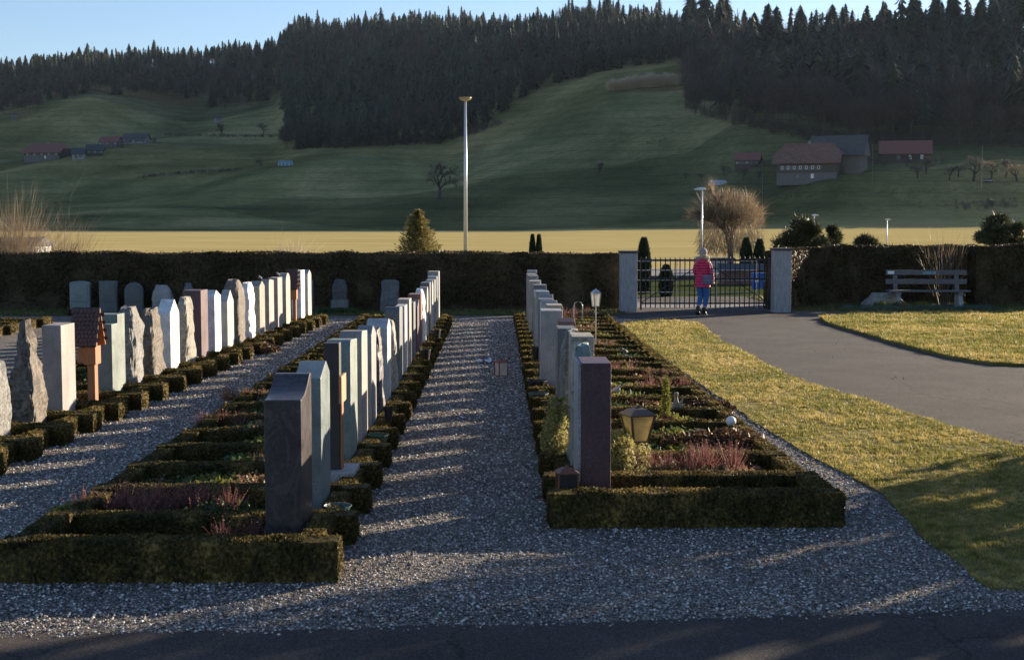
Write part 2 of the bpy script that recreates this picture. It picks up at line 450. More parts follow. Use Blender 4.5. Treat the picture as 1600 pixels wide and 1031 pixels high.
LAWN_L = smooth_poly([(3.1, 8.45), (3.1, 9.8), (3.26, 11.5), (3.0, 14.9), (2.9, 20), (2.84, 26), (2.86, 31.6), (3.1, 32.5), (4.3, 33.0), (4.72, 32.0), (4.45, 27), (4.43, 20.6), (4.93, 17), (5.39, 14), (5.95, 11.5), (6.7, 8.45)], amp=.05)
LAWN_R = smooth_poly([(7.62, 25.4), (7.60, 31.6), (7.85, 33.4), (8.8, 34.7), (11, 35.3), (26, 35.6), (26, 21.2), (12, 21.6), (8.9, 21.9), (8.1, 22.2), (7.78, 23.2)], amp=.05, seed=3)
STRIP_L = smooth_poly([(-30, 34.75), (-1, 34.75), (2.95, 34.75), (3.25, 35.1), (3.35, 36.1), (3.3, 38.2), (-30, 38.2)], amp=.04, seed=4)
STRIP_R = smooth_poly([(7.9, 36.6), (9, 36.35), (12, 36.5), (26, 36.7), (26, 44), (8.0, 44)], amp=.04, seed=5)
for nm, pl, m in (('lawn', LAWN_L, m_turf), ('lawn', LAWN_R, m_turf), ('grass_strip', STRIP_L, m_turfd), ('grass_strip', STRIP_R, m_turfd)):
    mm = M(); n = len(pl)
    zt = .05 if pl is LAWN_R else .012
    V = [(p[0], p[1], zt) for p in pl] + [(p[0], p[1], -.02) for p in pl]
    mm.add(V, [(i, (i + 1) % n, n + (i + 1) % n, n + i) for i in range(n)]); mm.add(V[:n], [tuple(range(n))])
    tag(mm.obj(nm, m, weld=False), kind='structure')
def grass(name, poly, dens, hgt, wid, m, falloff=12, lab=None):
    q = np.array(poly); x0, y0 = q.min(0); x1, y1 = q.max(0); n = int((x1 - x0) * (y1 - y0) * dens)
    P = np.column_stack([RNG.uniform(x0, x1, n), RNG.uniform(y0, y1, n)])
    keep = RNG.uniform(size=n) < np.minimum(1, (falloff / P[:, 1]) ** 1.6); P = P[keep]
    P = P[in_poly(P, poly)]; n = len(P)
    cl = np.array([nz(a * 1.7, b * 1.7, 2) for a, b in P]); cl2 = np.array([nz(a * 9, b * 9, 5) for a, b in P])
    z = np.full(n, .045 if poly is LAWN_R else .008)
    kp = cl2 > -.32; P = P[kp]; cl = cl[kp]; cl2 = cl2[kp]; z = z[kp]; n = len(P)
    D = RNG.normal(size=(n, 3)) * .55; D[:, 2] = np.abs(D[:, 2]) + .55; D /= np.linalg.norm(D, axis=1)[:, None]
    sc = np.maximum(1, P[:, 1] / falloff)
    L = hgt * RNG.uniform(.5, 1.3, n) * (1 + .9 * cl + .9 * cl2) * sc ** .25; W = wid * sc ** .9
    V, F = blades(np.column_stack([P, z]), D, L, W)
    mm = M().add(V, F); o = mm.obj(name, m, weld=False); tag(o, lab, 'grass', kind='stuff'); return o
grass('grass', LAWN_L, 5600, .030, .0085, m_grass, 11, 'dry yellow green grass on the long lawn beside the path')
grass('grass', LAWN_R, 3200, .05, .016, m_grass, 22, 'sunlit dry grass on the rounded lawn at the right edge')
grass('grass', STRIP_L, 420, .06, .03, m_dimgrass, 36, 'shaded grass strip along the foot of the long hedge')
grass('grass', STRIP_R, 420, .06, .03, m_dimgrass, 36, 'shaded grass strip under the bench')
# loose gravel stones close to the camera
def pebbles(n, ylo, yhi, xlo, xhi):
    P = np.column_stack([RNG.uniform(xlo, xhi, n), RNG.uniform(ylo, yhi, n), np.full(n, .003)])
    ok = RNG.uniform(size=n) < (ylo / P[:, 1]) ** 1.1
    ok &= P[:, 1] > np.interp(P[:, 0], [-6, -2, .5, 3, 6], [7.46, 7.58, 7.75, 8.0, 8.15]) - np.abs(RNG.normal(0, .05, n)); P[:, 2] += np.where(P[:, 1] < 8.15, .006, 0)
    ok &= ~((P[:, 0] > 3.2) & (P[:, 1] > 9))
    P = P[ok]; n = len(P)
    base = np.array([(1, 0, 0), (0, 1, 0), (-1, 0, 0), (0, -1, 0), (0, 0, 1), (0, 0, -1)], float)
    s = RNG.uniform(.0035, .0115, n) * np.sqrt(P[:, 1] / ylo)
    V = base[None] * RNG.uniform(.6, 1.4, (n, 6, 1)) * s[:, None, None]; V[:, :, 2] *= .7
    a = RNG.uniform(0, 6.28, n); ca, sa = np.cos(a)[:, None], np.sin(a)[:, None]
    x = V[:, :, 0] * ca - V[:, :, 1] * sa; y = V[:, :, 0] * sa + V[:, :, 1] * ca
    V = np.stack([x, y, V[:, :, 2]], 2) + P[:, None]; 
    f = np.array([(0, 1, 4), (1, 2, 4), (2, 3, 4), (3, 0, 4), (1, 0, 5), (2, 1, 5), (3, 2, 5), (0, 3, 5)])
    F = (f[None] + 6 * np.arange(n)[:, None, None]).reshape(-1, 3)
    return V.reshape(-1, 3), F
m_peb, nt, b = mat('loose_gravel_stones')
g = nd(nt, 'ShaderNodeNewGeometry'); r = ramp(nt, g.outputs['Random Per Island'], [(0, (.05, .046, .043)), (.3, (.21, .182, .158)), (.58, (.40, .352, .31)), (.88, (.58, .53, .48)), (1, (.85, .83, .8))])
nt.links.new(r.outputs[0], b.inputs['Base Color']); b.inputs['Roughness'].default_value = .75; b.inputs['Specular IOR Level'].default_value = .2
V, F = pebbles(360000, 7.3, 33.5, -6.5, 4.6)
o = M().add(V, F).obj('gravel_stones', m_peb, weld=False); tag(o, 'loose pale gravel stones covering the cemetery paths', 'gravel', kind='stuff')
# dead leaves on the gravel
V, F = leafq(np.column_stack([RNG.uniform(-5, 7, 500), RNG.uniform(8, 30, 500), np.full(500, .012)]), .018, N=np.array([0, 0, 1.0]), spread=.35)
V[:, 2] = np.where(V[:, 0] > 2.9, V[:, 2] + .03, V[:, 2])
o = M().add(V, F).obj('fallen_leaves', plain('dead_leaf', (.22, .10, .05), .8, 0, 3, .5), weld=False); tag(o, 'brown fallen leaves scattered over gravel and lawn', 'fallen leaves', kind='stuff')

# ------------------------------------------------------------------ terrain
TC = {  # photo column: distances and picture heights of the ground
 -1400: ((300, 600, 900, 1200, 1400, 1800), (None, None, 300, 225, 170, 112)),
 0:    ((300, 600, 900, 1150, 1330, 1800), (None, None, 302, 240, 186, 130)),
 150:  ((300, 600, 900, 1200, 1400, 1850), (None, None, 292, 222, 151, 114)),
 300:  ((300, 600, 900, 1250, 1450, 1900), (None, None, 290, 212, 168, 108)),
 430:  ((300, 600, 850, 1150, 1420, 1800), (None, None, 290, 218, 158, 94)),
 460:  ((300, 600, 850, 1030, 1300, 1700), (None, None, 290, 236, 150, 72)),
 600:  ((300, 600, 800, 1000, 1280, 1600), (None, None, 290, 233, 130, 60)),
 700:  ((300, 600, 780, 990, 1250, 1560), (None, None, 288, 226, 120, 56)),
 800:  ((300, 600, 770, 990, 1220, 1500), (None, None, 280, 172, 105, 64)),
 950:  ((300, 600, 750, 930, 1080, 1400), (None, None, 285, 150, 105, 48)),
 1075: ((300, 590, 720, 860, 980, 1250), (None, None, 288, 186, 118, 56)),
 1150: ((300, 580, 690, 790, 960, 1220), (None, None, 284, 200, 130, 88)),
 1230: ((300, 570, 665, 745, 900, 1150), (None, None, 277, 218, 150, 102)),
 1280: ((300, 560, 650, 730, 880, 1080), (None, None, 274, 228, 156, 108)),
 1310: ((300, 560, 645, 725, 870, 1050), (None, None, 272, 232, 150, 84)),
 1450: ((300, 560, 640, 715, 860, 1030), (None, None, 272, 232, 150, 84)),
 1600: ((300, 560, 630, 705, 850, 1020), (None, None, 276, 232, 150, 62)),
 1720: ((300, 560, 630, 705, 850, 1020), (None, None, 276, 232, 150, 62)),
 1990: ((300, 600, 700, 850, 1050, 1500), (None, None, -12, -48, -110, -235)),  # from here an unseen ridge, its height shaped to shade the valley
 2400: ((300, 600, 740, 900, 1150, 1500), (None, None, -20, -62, -150, -275)),
 5200: ((300, 600, 740, 900, 1150, 1500), (None, None, -20, -62, -150, -275)),
}
_px = sorted(TC); _KD = np.array([TC[p][0] for p in _px], float)
def _zt(p):
    out = []
    for D, y in zip(*TC[p]):
        if y is None: out.append(-.01 if D < 400 else (.0 if not 900 < p < 1700 else 1.2 * (D - 400) / 200))
        elif y < 0: out.append(-y)
        elif p >= 1990: out.append(-y)
        else: out.append(CAM_H - (y - 352) / FPX * D)
    return out
_KZ = np.array([_zt(p) for p in _px], float)
def _hermite(D, Z, d):
    """monotone-ish cubic through K knots, vectorised over rows; D,Z (n,K), d (n,)"""
    h = np.diff(D, axis=1); s = np.diff(Z, axis=1) / h; m = np.zeros_like(Z)
    m[:, 0] = 0; m[:, -1] = s[:, -1] * .6
    a, b_ = s[:, :-1], s[:, 1:]; m[:, 1:-1] = np.where(a * b_ > 0, 2 * a * b_ / (a + b_ + 1e-12), 0)
    K = D.shape[1]; k = np.clip((d[:, None] >= D).sum(1) - 1, 0, K - 2); i = np.arange(len(d))
    t = np.clip((d - D[i, k]) / h[i, k], 0, 1); hh = h[i, k]
    z = (2 * t**3 - 3 * t**2 + 1) * Z[i, k] + (t**3 - 2 * t**2 + t) * hh * m[i, k] + (-2 * t**3 + 3 * t**2) * Z[i, k + 1] + (t**3 - t**2) * hh * m[i, k + 1]
    z = np.where(d <= D[:, 0], Z[:, 0], z)
    return np.where(d > D[:, -1], Z[:, -1] - .02 * (d - D[:, -1]), z)
def terr(x, y):
    x = np.atleast_1d(np.asarray(x, float)); y = np.atleast_1d(np.asarray(y, float))
    p = 777 + x / y * FPX
    D = np.column_stack([np.interp(p, _px, _KD[:, k]) for k in range(6)])
    Z = np.column_stack([np.interp(p, _px, _KZ[:, k]) for k in range(6)])
    z = _hermite(D, Z, y)
    f = np.clip((y - 640) / 200, 0, 1)
    z = z + f * np.clip((1500 - y) / 300, 0, 1) * (4.5 * np.sin((x * .85 - (y - 700) * .38) / 34 + .6) + 2.5 * np.sin((x * .35 + y * .6) / 27 + 1)) + f * (1.6 * np.sin(x / 47 + y / 83) + 1.2 * np.sin(x / 23 - y / 61 + 2) + .9 * np.sin(y / 31 + x / 90))
    return z
def tz(x, y): return float(terr(x, y)[0])
def tpt(px, D):
    """ground point in picture column px at distance D"""
    x = (px - 777) / FPX * D; return Vector((x, D, tz(x, D)))
def tdist(px, py, lo=560, hi=2000):
    """distance where picture column px shows ground at height py"""
    ds = np.linspace(lo, hi, 600); xs = (px - 777) / FPX * ds; z = terr(xs, ds)
    yy = 352 + (CAM_H - z) / ds * FPX; run = np.minimum.accumulate(yy)
    k = np.argmax(run <= py); return float(ds[k]) if run[k] <= py else hi
pc = np.concatenate([np.linspace(-1400, -40, 26), np.linspace(-20, 1620, 150), np.linspace(1640, 5200, 70)])
dc = np.concatenate([np.geomspace(37.8, 560, 24), np.linspace(575, 1950, 130), np.linspace(2000, 3200, 12)])
PX, DD = np.meshgrid(pc, dc); X = (PX - 777) / FPX * DD
Zt = terr(X.ravel(), DD.ravel()); nj, ni = PX.shape
V = np.column_stack([X.ravel(), DD.ravel(), Zt])
ii = np.arange(nj * ni).reshape(nj, ni)
F = np.stack([ii[:-1, :-1], ii[:-1, 1:], ii[1:, 1:], ii[1:, :-1]], -1).reshape(-1, 4)
m_ter, nt, b = mat('meadow_terrain')
ge = nd(nt, 'ShaderNodeNewGeometry'); sx_ = nd(nt, 'ShaderNodeSeparateXYZ'); nt.links.new(ge.outputs['Position'], sx_.inputs[0])
n1 = noi(nt, .012, 6, .6, dist=.4); n2 = noi(nt, .004, 3, .5); n3 = noi(nt, .09, 7, .78, sc=(.35, 1, 1))
straw = ramp(nt, n3.outputs[0], [(.25, (.24, .215, .075)), (.45, (.42, .33, .13)), (.7, (.56, .45, .21))])
mead = ramp(nt, n1.outputs[0], [(.3, (.07, .082, .034)), (.5, (.175, .17, .08)), (.7, (.33, .28, .14))])
patch = nt.nodes.new('ShaderNodeTexVoronoi'); patch.inputs['Scale'].default_value = .0052
mp = nd(nt, 'ShaderNodeMapping'); mp.inputs['Scale'].default_value = (.45, 1, .6); tc = nd(nt, 'ShaderNodeTexCoord'); nt.links.new(tc.outputs['Object'], mp.inputs[0]); nt.links.new(mp.outputs[0], patch.inputs['Vector'])
sc_ = nd(nt, 'ShaderNodeSeparateColor'); nt.links.new(patch.outputs['Color'], sc_.inputs[0])
pr = ramp(nt, sc_.outputs[0], [(0, (.6, .64, .6)), (.25, (.85, .92, .8)), (.4, (1.0, 1.0, .95)), (.6, (1.0, .93, .78)), (.8, (1.0, .78, .62)), (.9, (.8, .58, .48))], 'CONSTANT')
mead2 = mixc(nt, .9, mead.outputs[0], pr.outputs[0], 'MULTIPLY')
fine = noi(nt, .35, 6, .75, sc=(.6, 1, 1)); fr_ = ramp(nt, fine.outputs[0], [(.3, (.62, .64, .6)), (.7, (1.35, 1.3, 1.25))]); mead2 = mixc(nt, 1, mead2, fr_.outputs[0], 'MULTIPLY')
wz = nd(nt, 'ShaderNodeTexWave', wave_type='BANDS', bands_direction='Z'); wz.inputs['Scale'].default_value = .055; wz.inputs['Distortion'].default_value = 5; wz.inputs['Detail'].default_value = 3; wz.inputs['Detail Scale'].default_value = .12
nt.links.new(tc.outputs['Object'], wz.inputs['Vector']); wr_ = ramp(nt, wz.outputs[0], [(.0, (.62, .55, .48)), (.09, (1, 1, 1)), (.93, (1, 1, 1)), (1, (1.25, 1.22, 1.1))]); mead2 = mixc(nt, .5, mead2, wr_.outputs[0], 'MULTIPLY')
yr = nd(nt, 'ShaderNodeMapRange'); yr.inputs[1].default_value = 555; yr.inputs[2].default_value = 600; nt.links.new(sx_.outputs[1], yr.inputs[0])
c1 = mixc(nt, yr.outputs[0], straw.outputs[0], mead2)
yg = nd(nt, 'ShaderNodeMapRange'); yg.inputs[1].default_value = 60; yg.inputs[2].default_value = 70; nt.links.new(sx_.outputs[1], yg.inputs[0])
vg = ramp(nt, n3.outputs[0], [(.3, (.04, .055, .02)), (.7, (.10, .11, .04))])  # dark verge green, shade of the trees put into its colour
c2 = mixc(nt, yg.outputs[0], vg.outputs[0], c1)
nt.links.new(c2, b.inputs['Base Color']); b.inputs['Roughness'].default_value = 1; b.inputs['Specular IOR Level'].default_value = .0
o = M().add(V, F).obj('hills', m_ter, smooth=True, weld=False); tag(o, kind='structure')
sheet('road', [(-60, 37.85), (80, 37.85), (80, 40.6), (-60, 40.6)], .012, m_road)
sheet('parking_ground', [(-20, 61), (60, 61), (60, 72), (-20, 72)], .02, m_road)
# ------------------------------------------------------------------ clipped hedges
def face_pts(x0, x1, y0, y1, z0, z1, dens, skip=()):
    P = []; N = []
    def put(n, f, nv):
        n = int(n)
        if n < 1: return
        P.append(f(RNG.uniform(size=n), RNG.uniform(size=n))); N.append(np.tile(nv, (n, 1)))
    dx, dy, dz = x1 - x0, y1 - y0, z1 - z0
    put(dx * dy * dens, lambda a, b: np.column_stack([x0 + a * dx, y0 + b * dy, np.full(len(a), z1)]), (0, 0, 1.))
    for k, yv in (('-y', y0), ('+y', y1)):
        if k not in skip: put(dx * dz * dens, lambda a, b, yv=yv: np.column_stack([x0 + a * dx, np.full(len(a), yv), z0 + b * dz]), (0, -1. if k == '-y' else 1., 0))
    for k, xv in (('-x', x0), ('+x', x1)):
        if k not in skip: put(dy * dz * dens, lambda a, b, xv=xv: np.column_stack([np.full(len(a), xv), y0 + a * dy, z0 + b * dz]), (-1. if k == '-x' else 1., 0, 0))
    P = np.concatenate(P); N = np.concatenate(N)
    return P, N
def hedge_box(mm, x0, x1, y0, y1, z0, z1, dens, size, wob=.007, skip=(), frq=6, thin=0):
    P, N = face_pts(x0, x1, y0, y1, z0, z1, dens, skip)
    # rounded arrises and uneven clipping
    c = np.array([(x0 + x1) / 2, (y0 + y1) / 2, (z0 + z1) / 2])
    wv = np.array([nz(p[0] * frq, p[1] * frq, p[2] * frq) for p in P])
    P = P + N * (wv * wob * 2)[:, None] - N * (np.abs(RNG.normal(size=len(P))) * size * .8)[:, None]
    h = np.array([x1 - x0, y1 - y0, z1 - z0]) / 2; q = np.abs(P - c) / h
    near = np.sort(q, axis=1)[:, 1] > (1 - size * 2.2 / h.min()); P = np.where(near[:, None], c + (P - c) * (1 - size * .9 / np.maximum(h, size * 3)), P)
    stray = RNG.uniform(size=len(P)) < .025; P = P + N * (stray * RNG.uniform(0, 1.6, len(P)) * size)[:, None]
    if thin:
        zz = (P[:, 2] - z0) / (z1 - z0); kp = RNG.uniform(size=len(P)) < np.clip(zz * thin + .35, 0, 1); P = P[kp]; N = N[kp]
    V, F = leafq(P, size, asp=.6, N=N, spread=.75); mm.add(V, F)
    i = size * 1.1
    mm.box(x0 + i, x1 - i, y0 + i, y1 - i, z0, z1 - i)
# one cell of edging: a divider across the grave and two end strips; local x = 0 at the path side (stone end), grave runs to -x
def cell_mesh(name, length, sp, dens, size, h=.22, front=.24, inset=.13, mirror=False, flush=0):
    mm = M()
    for (a, b, c, d, hh) in ((-length, 0, 0, front, h), (-inset - .17, -inset, front, sp, h * .93), (-length + flush, -length + flush + .17, front, sp, h * .95)):
        hedge_box(mm, a, b, c, d, 0, hh, dens, size)
    if mirror:
        for ch in mm.c: ch[0][:, 0] *= -1
    return mm.mesh(name, leafbox, weld=False)
SP = 1.04
HM = {}
for key, mir, fl in (('l', False, .03), ('r', True, 0)):
    L = 2.2 if key == 'l' else 2.25
    HM[key] = [[cell_mesh('box_hedge', L, SP, 10000, .0105, mirror=mir, flush=fl) for _ in range(2)],
               [cell_mesh('box_hedge', L, SP, 3400, .019, mirror=mir, flush=fl) for _ in range(2)],
               [cell_mesh('box_hedge', L, SP, 1500, .028, mirror=mir, flush=fl) for _ in range(2)]]
# ------------------------------------------------------------------ gravestones
def top_profile(kind, w, h, p=.5):
    """side outline (y along the stone's width, z up); y=0 is the edge nearest the road"""
    if kind == 'flat': return [(0, 0), (w, 0), (w, h), (0, h)]
    if kind == 'gable': return [(0, 0), (w, 0), (w, h - .10), (w * p, h), (0, h - .10)]
    if kind == 'point': return [(0, 0), (w, 0), (w, h - .2), (w * p, h), (0, h - .2)]
    if kind == 'slant': return [(0, 0), (w, 0), (w, h), (0, h - .12)]
    if kind == 'slantb': return [(0, 0), (w, 0), (w, h - .12), (w * .3, h), (0, h - .04)]
    if kind == 'arch':
        return [(0, 0), (w, 0)] + [(w / 2 + w / 2 * math.cos(a), h - w * .42 + w * .42 * math.sin(a)) for a in np.linspace(0, math.pi, 13)]
    if kind == 'shoulder':
        r = .11; return [(0, 0), (w, 0), (w, h - .03)] + [(r + r * math.cos(a), h - r + r * math.sin(a)) for a in np.linspace(math.pi / 2, math.pi, 7)]
    if kind == 'concave':
        return [(0, 0), (w, 0), (w, h)] + [(w * .86, h)] + [(w * (1 - t) * .86, h - .13 * (1 - (1 - t) ** 2.2)) for t in np.linspace(.12, 1, 9)]
    if kind == 'step': return [(0, 0), (w, 0), (w, h), (w * .45, h), (w * .45, h - .11), (0, h - .11)]
    if kind == 'scoop':
        return [(0, 0), (w, 0), (w, h - .14)] + [(w * (1 - t), h - .14 + .14 * math.sin(t * 1.57)) for t in np.linspace(.1, .8, 7)] + [(0, h - .02)]
def slab(kind, w, h, t, m, p=.5, taper=0.0):
    mm = M(); mm.prism(top_profile(kind, w, h, p), -t, 0)
    if taper:
        for ch in mm.c:
            z = ch[0][:, 2] / h; ch[0][:, 0] = -t / 2 + (ch[0][:, 0] + t / 2) * (1 - taper * z); ch[0][:, 1] = w / 2 + (ch[0][:, 1] - w / 2) * (1 - taper * z)
    return mm.mesh('gravestone', m, bevel=.007)
def rock(w, h, t, m, seed=0, tip=.7, rough=.05, lean=0, tipy=.5, shr=.42):
    nu, nv = 28, 26; V = []; F = []
    for j in range(nv + 1):
        v = j / nv; z = h * v
        prof = (1 - max(0, (v - tip) / (1 - tip)) ** 2.2 * shr) if v > tip else 1.0 + .05 * math.sin(v * 5 + seed)
        prof *= 1 - .1 * v
        for i in range(nu):
            a = 2 * math.pi * i / nu; ca, sa = math.cos(a), math.sin(a)
            ex = .28; px_ = math.copysign(abs(ca) ** ex, ca); py_ = math.copysign(abs(sa) ** ex, sa)
            n = nz(px_ * 1.3 + seed * 7, py_ * 1.3, z * 2.4) + .6 * nz(px_ * 3 + seed, py_ * 3, z * 6.5) + .35 * nz(px_ * 7, py_ * 7 + seed, z * 15)
            k = prof + n * rough / (t / 2) * .7; k2 = prof * (1 + .0) + n * rough / (w / 2)
            V.append((-t / 2 + t / 2 * px_ * max(.12, k) , w / 2 + w / 2 * py_ * max(.1, k2) + (tipy - .5) * w * max(0, v - tip) / (1 - tip) * .8 + lean * v, z + (rough * .8 * n if j == nv else 0)))
    for j in range(nv):
        for i in range(nu):
            k = (i + 1) % nu; F.append((j * nu + i, j * nu + k, (j + 1) * nu + k, (j + 1) * nu + i))
    mm = M().add(V, F); top = V[nv * nu:]; c = np.mean(top, axis=0) + np.array([0, 0, .02])
    mm.add(list(top) + [tuple(c)], [(i, (i + 1) % nu, nu) for i in range(nu)])
    me = mm.mesh('gravestone', m, smooth=False); return me
def clump(P0, rad, n, size, m, name='plant', parent=None, flat=.7, label=None):
    """leafy cushion"""
    D = RNG.normal(size=(n, 3)); D /= np.linalg.norm(D, axis=1)[:, None]; D[:, 2] = np.abs(D[:, 2]) * flat
    k = RNG.uniform(.35, 1, n) ** .5; b = np.array([1 + .35 * nz(d[0] * 2 + P0[0] * 5, d[1] * 2 + P0[1] * 5, d[2] * 2) for d in D])
    rad = np.array(rad) if np.ndim(rad) else np.array([rad] * 3)
    P = D * (k * b)[:, None] * rad
    V, F = leafq(P, size); return M().add(V, F).obj(name, m, parent, weld=False, loc=None if parent is not None else P0)
def heather_mesh(L=.55, W=.3, H=.2, n=420, m=None):
    mm = M(); k = max(1, int(L / .16)); 
    for c in range(k):
        cx = (c + .5) / k * L - L / 2 + random.uniform(-.03, .03); cy = random.uniform(-.3, .3) * W
        q = n // k; a = RNG.uniform(0, 6.28, q); s = np.abs(RNG.normal(0, .55, q))
        D = np.column_stack([np.cos(a) * s, np.sin(a) * s, np.ones(q)]); D /= np.linalg.norm(D, axis=1)[:, None]
        P = np.column_stack([cx + np.cos(a) * s * .05, cy + np.sin(a) * s * .05, np.zeros(q)])
        Ln = H * RNG.uniform(.5, 1.15, q)
        V, F = blades(P, D, Ln, .009); mm.add(V, F)
        for t in (.4, .6, .78, .92):
            V, F = leafq(P + D * (Ln * t)[:, None] + RNG.normal(0, .004, (q, 3)), .008, asp=.4); mm.add(V, F)
    return mm.mesh('heather', m, weld=False)
HEA = [heather_mesh(n=230, m=m_heather) for _ in range(2)] + [heather_mesh(m=m_heath_brown, H=.14) for _ in range(2)]
HEABIG = heather_mesh(.62, .36, .30, 420, m_heather)

def ordn(i):
    return ['first', 'second', 'third', 'fourth', 'fifth', 'sixth', 'seventh', 'eighth', 'ninth', 'tenth', 'eleventh', 'twelfth', 'thirteenth', 'fourteenth', 'fifteenth', 'sixteenth', 'seventeenth', 'eighteenth', 'nineteenth', 'twentieth', 'twenty-first', 'twenty-second', 'twenty-third', 'twenty-fourth'][i]
def wooden_cross(label, grp, h, loc, rz, m_front=None, slabbase=True, roof=False, rot_roof=0):
    t = thing('wooden_grave_cross', label, 'grave cross', loc, rz, grp)
    if not roof:
        M().box(-.13, 0, .17, .31, 0, h).obj('post', m_wooddk, t, bevel=.006)
        M().prism([(.07, h - .50), (.41, h - .50), (.41, h - .27), (.07, h - .27)], 0.005, .03).obj('crossbar', m_woodlt, t, bevel=.004)
        M().box(.003, .018, .175, .305, .0, h - .51).obj('lit_side', m_wood, t, bevel=.003)  # orange strip as the post's sunlit side, light put into its colour
        if slabbase: M().box(-.2, .13, .02, .5, 0, .235).obj('base', G['lightgrey'], t, bevel=.01)
    else:
        M().box(-.07, .03, .17, .31, 0, h - .18).obj('post', m_wood, t, bevel=.005)
        M().box(-.10, .06, .12, .36, h - .62, h - .40).box(-.2, -.10, .16, .32, h - .60, h - .42).obj('crossbar', m_wood, t, bevel=.004)
        for sgn in (-1, 1):   # pitched roof, ridge along x
            yy = .24
            V = []
            r = M()
            a = (yy, h + .04); e = (yy + sgn * .20, h - .40)
            nx, ny = (.02 * sgn, .012)
            r.prism([a, e, (e[0] + nx, e[1] + ny), (a[0] + nx * .2, a[1] + .028)], -.27, .10)
            o = r.obj('roof', m_wooddk if sgn < 0 else m_wood, t)
            sh = M(); rows, cols = 9, 7
            for i in range(rows):
                for j in range(cols):
                    s0 = i / rows; s1 = (i + 1.25) / rows; s1 = min(s1, 1.02)
                    x0 = -.275 + j * .38 / cols + (.035 if i % 2 else 0); x1 = x0 + .38 / cols - .006
                    def pt(s, x, o_): return (x, a[0] + (e[0] - a[0]) * s + sgn * o_ * .9, a[1] + (e[1] - a[1]) * s + o_ * .5)
                    V = [pt(s0, x0, .026), pt(s0, x1, .026), pt(s1 - .03, x1, .040), pt(s1, (x0 + x1) / 2, .041), pt(s1 - .03, x0, .040)]
                    sh.add(V, [(0, 1, 2, 3, 4)])
            sh.obj('roof_shingles', plain('brown_shingles', (.10, .05, .045), .8, 0, 30, .4), o)
    return t
SROWS = {}
def put_stone(row, k, spec, xf, y, rz, grp):
    kind, w_, h, t, mk, lab = spec[:6]; ex = spec[6] if len(spec) > 6 else {}
    if kind == 'cross': o = wooden_cross(lab, grp, h, (xf, y, 0), rz)
    elif kind == 'roofcross': o = wooden_cross(lab, grp, h, (xf, y, 0), rz, roof=True)
    elif kind == 'rock':
        me = rock(w_, h, t, G[mk], seed=k * 3 + hash(row) % 1 + ex.get('seed', 0), tip=ex.get('tip', .7), rough=ex.get('rough', .045), tipy=ex.get('tipy', .5), shr=ex.get('shr', .42), lean=ex.get('lean', 0))
        o = ob('gravestone', me, None, (xf, y, 0), rz); tag(o, lab, 'gravestone', grp)
    else:
        o = ob('gravestone', slab(kind, w_, h, t, G[mk], ex.get('p', .5), ex.get('taper', .0)), None, (xf, y, 0), rz); tag(o, lab, 'gravestone', grp)
    SROWS.setdefault(row, []).append(o)
    return o
gB, gC, gA = 'gravestones in the middle row', 'gravestones in the row right of the gravel walk', 'gravestones in the left row'
mats_cycle = ['grey', 'pinkgrey', 'lightgrey', 'darkgrey', 'beige', 'bluegreen', 'white']
rowB = [
 ('concave', .52, 1.24, .25, 'migmatite', 'polished dark veined gravestone with scooped top, nearest in the middle row'),
 ('gable', .55, 1.24, .20, 'bluegreen', 'blue-green granite gravestone with low gabled top behind the dark veined stone', {'p': .62}),
 ('cross', .4, 1.30, .1, '', 'dark wooden grave post with pale crossbar on a white block'),
 ('shoulder', .60, 1.25, .22, 'green', 'green gravestone with rounded front shoulder beside the wooden post'),
 ('shoulder', .58, 1.25, .22, 'pinkgrey', 'pinkish grey round-shouldered gravestone just behind the green one'),
 ('gable', .55, 1.22, .16, 'grey', 'grey gravestone with peaked top in front of the black slate rock', {'p': .4}),
 ('rock', .55, 1.10, .16, 'blackrock', 'thin black jagged slate gravestone in the middle row', {'tip': .6, 'rough': .035}),
 ('gable', .55, 1.15, .26, 'lightgrey', 'broad light grey gabled gravestone behind the black slate rock', {'p': .5}),
 ('rock', .5, 1.05, .16, 'olive', 'rough-edged olive gravestone, ninth in the middle row', {'tip': .8}),
 ('shoulder', .6, 1.18, .2, 'darkgrey', 'dark grey round-shouldered gravestone, tenth in the middle row'),
 ('flat', .55, 1.13, .14, 'lightgrey', 'narrow pale flat-topped gravestone, eleventh in the middle row'),
 ('flat', .5, 1.17, .18, 'pinkgrey', 'tall pinkish grey block gravestone, twelfth in the middle row'),
 ('flat', .5, 1.06, .08, 'darkgrey', 'thin dark grey gravestone, thirteenth in the middle row'),
 ('slant', .5, 1.04, .10, 'purple', 'thin purple-grey gravestone, fourteenth in the middle row'),
 ('flat', .5, 1.09, .22, 'redbrown', 'red-brown block gravestone in the middle row'),
 ('rock', .55, 1.12, .2, 'white', 'white rough-cut gravestone with rounded top, behind the red-brown block', {'tip': .75, 'rough': .03}),
 ('arch', .5, 1.12, .15, 'beige', 'beige round-topped gravestone, seventeenth in the middle row'),
 ('flat', .5, 1.16, .18, 'darkgrey', 'dark flat-topped gravestone, eighteenth in the middle row'),
 ('gable', .5, 1.16, .16, 'lightgrey', 'light grey gabled gravestone, nineteenth in the middle row'),
 ('flat', .5, 1.13, .18, 'pinkgrey', 'pinkish gravestone, twentieth in the middle row'),
 ('flat', .5, 1.16, .2, 'bluegreen', 'blue-grey flat-topped gravestone, twenty-first in the middle row'),
 ('flat', .5, 1.24, .25, 'grey', 'tallest far grey gravestone, last block of the middle row'),
]
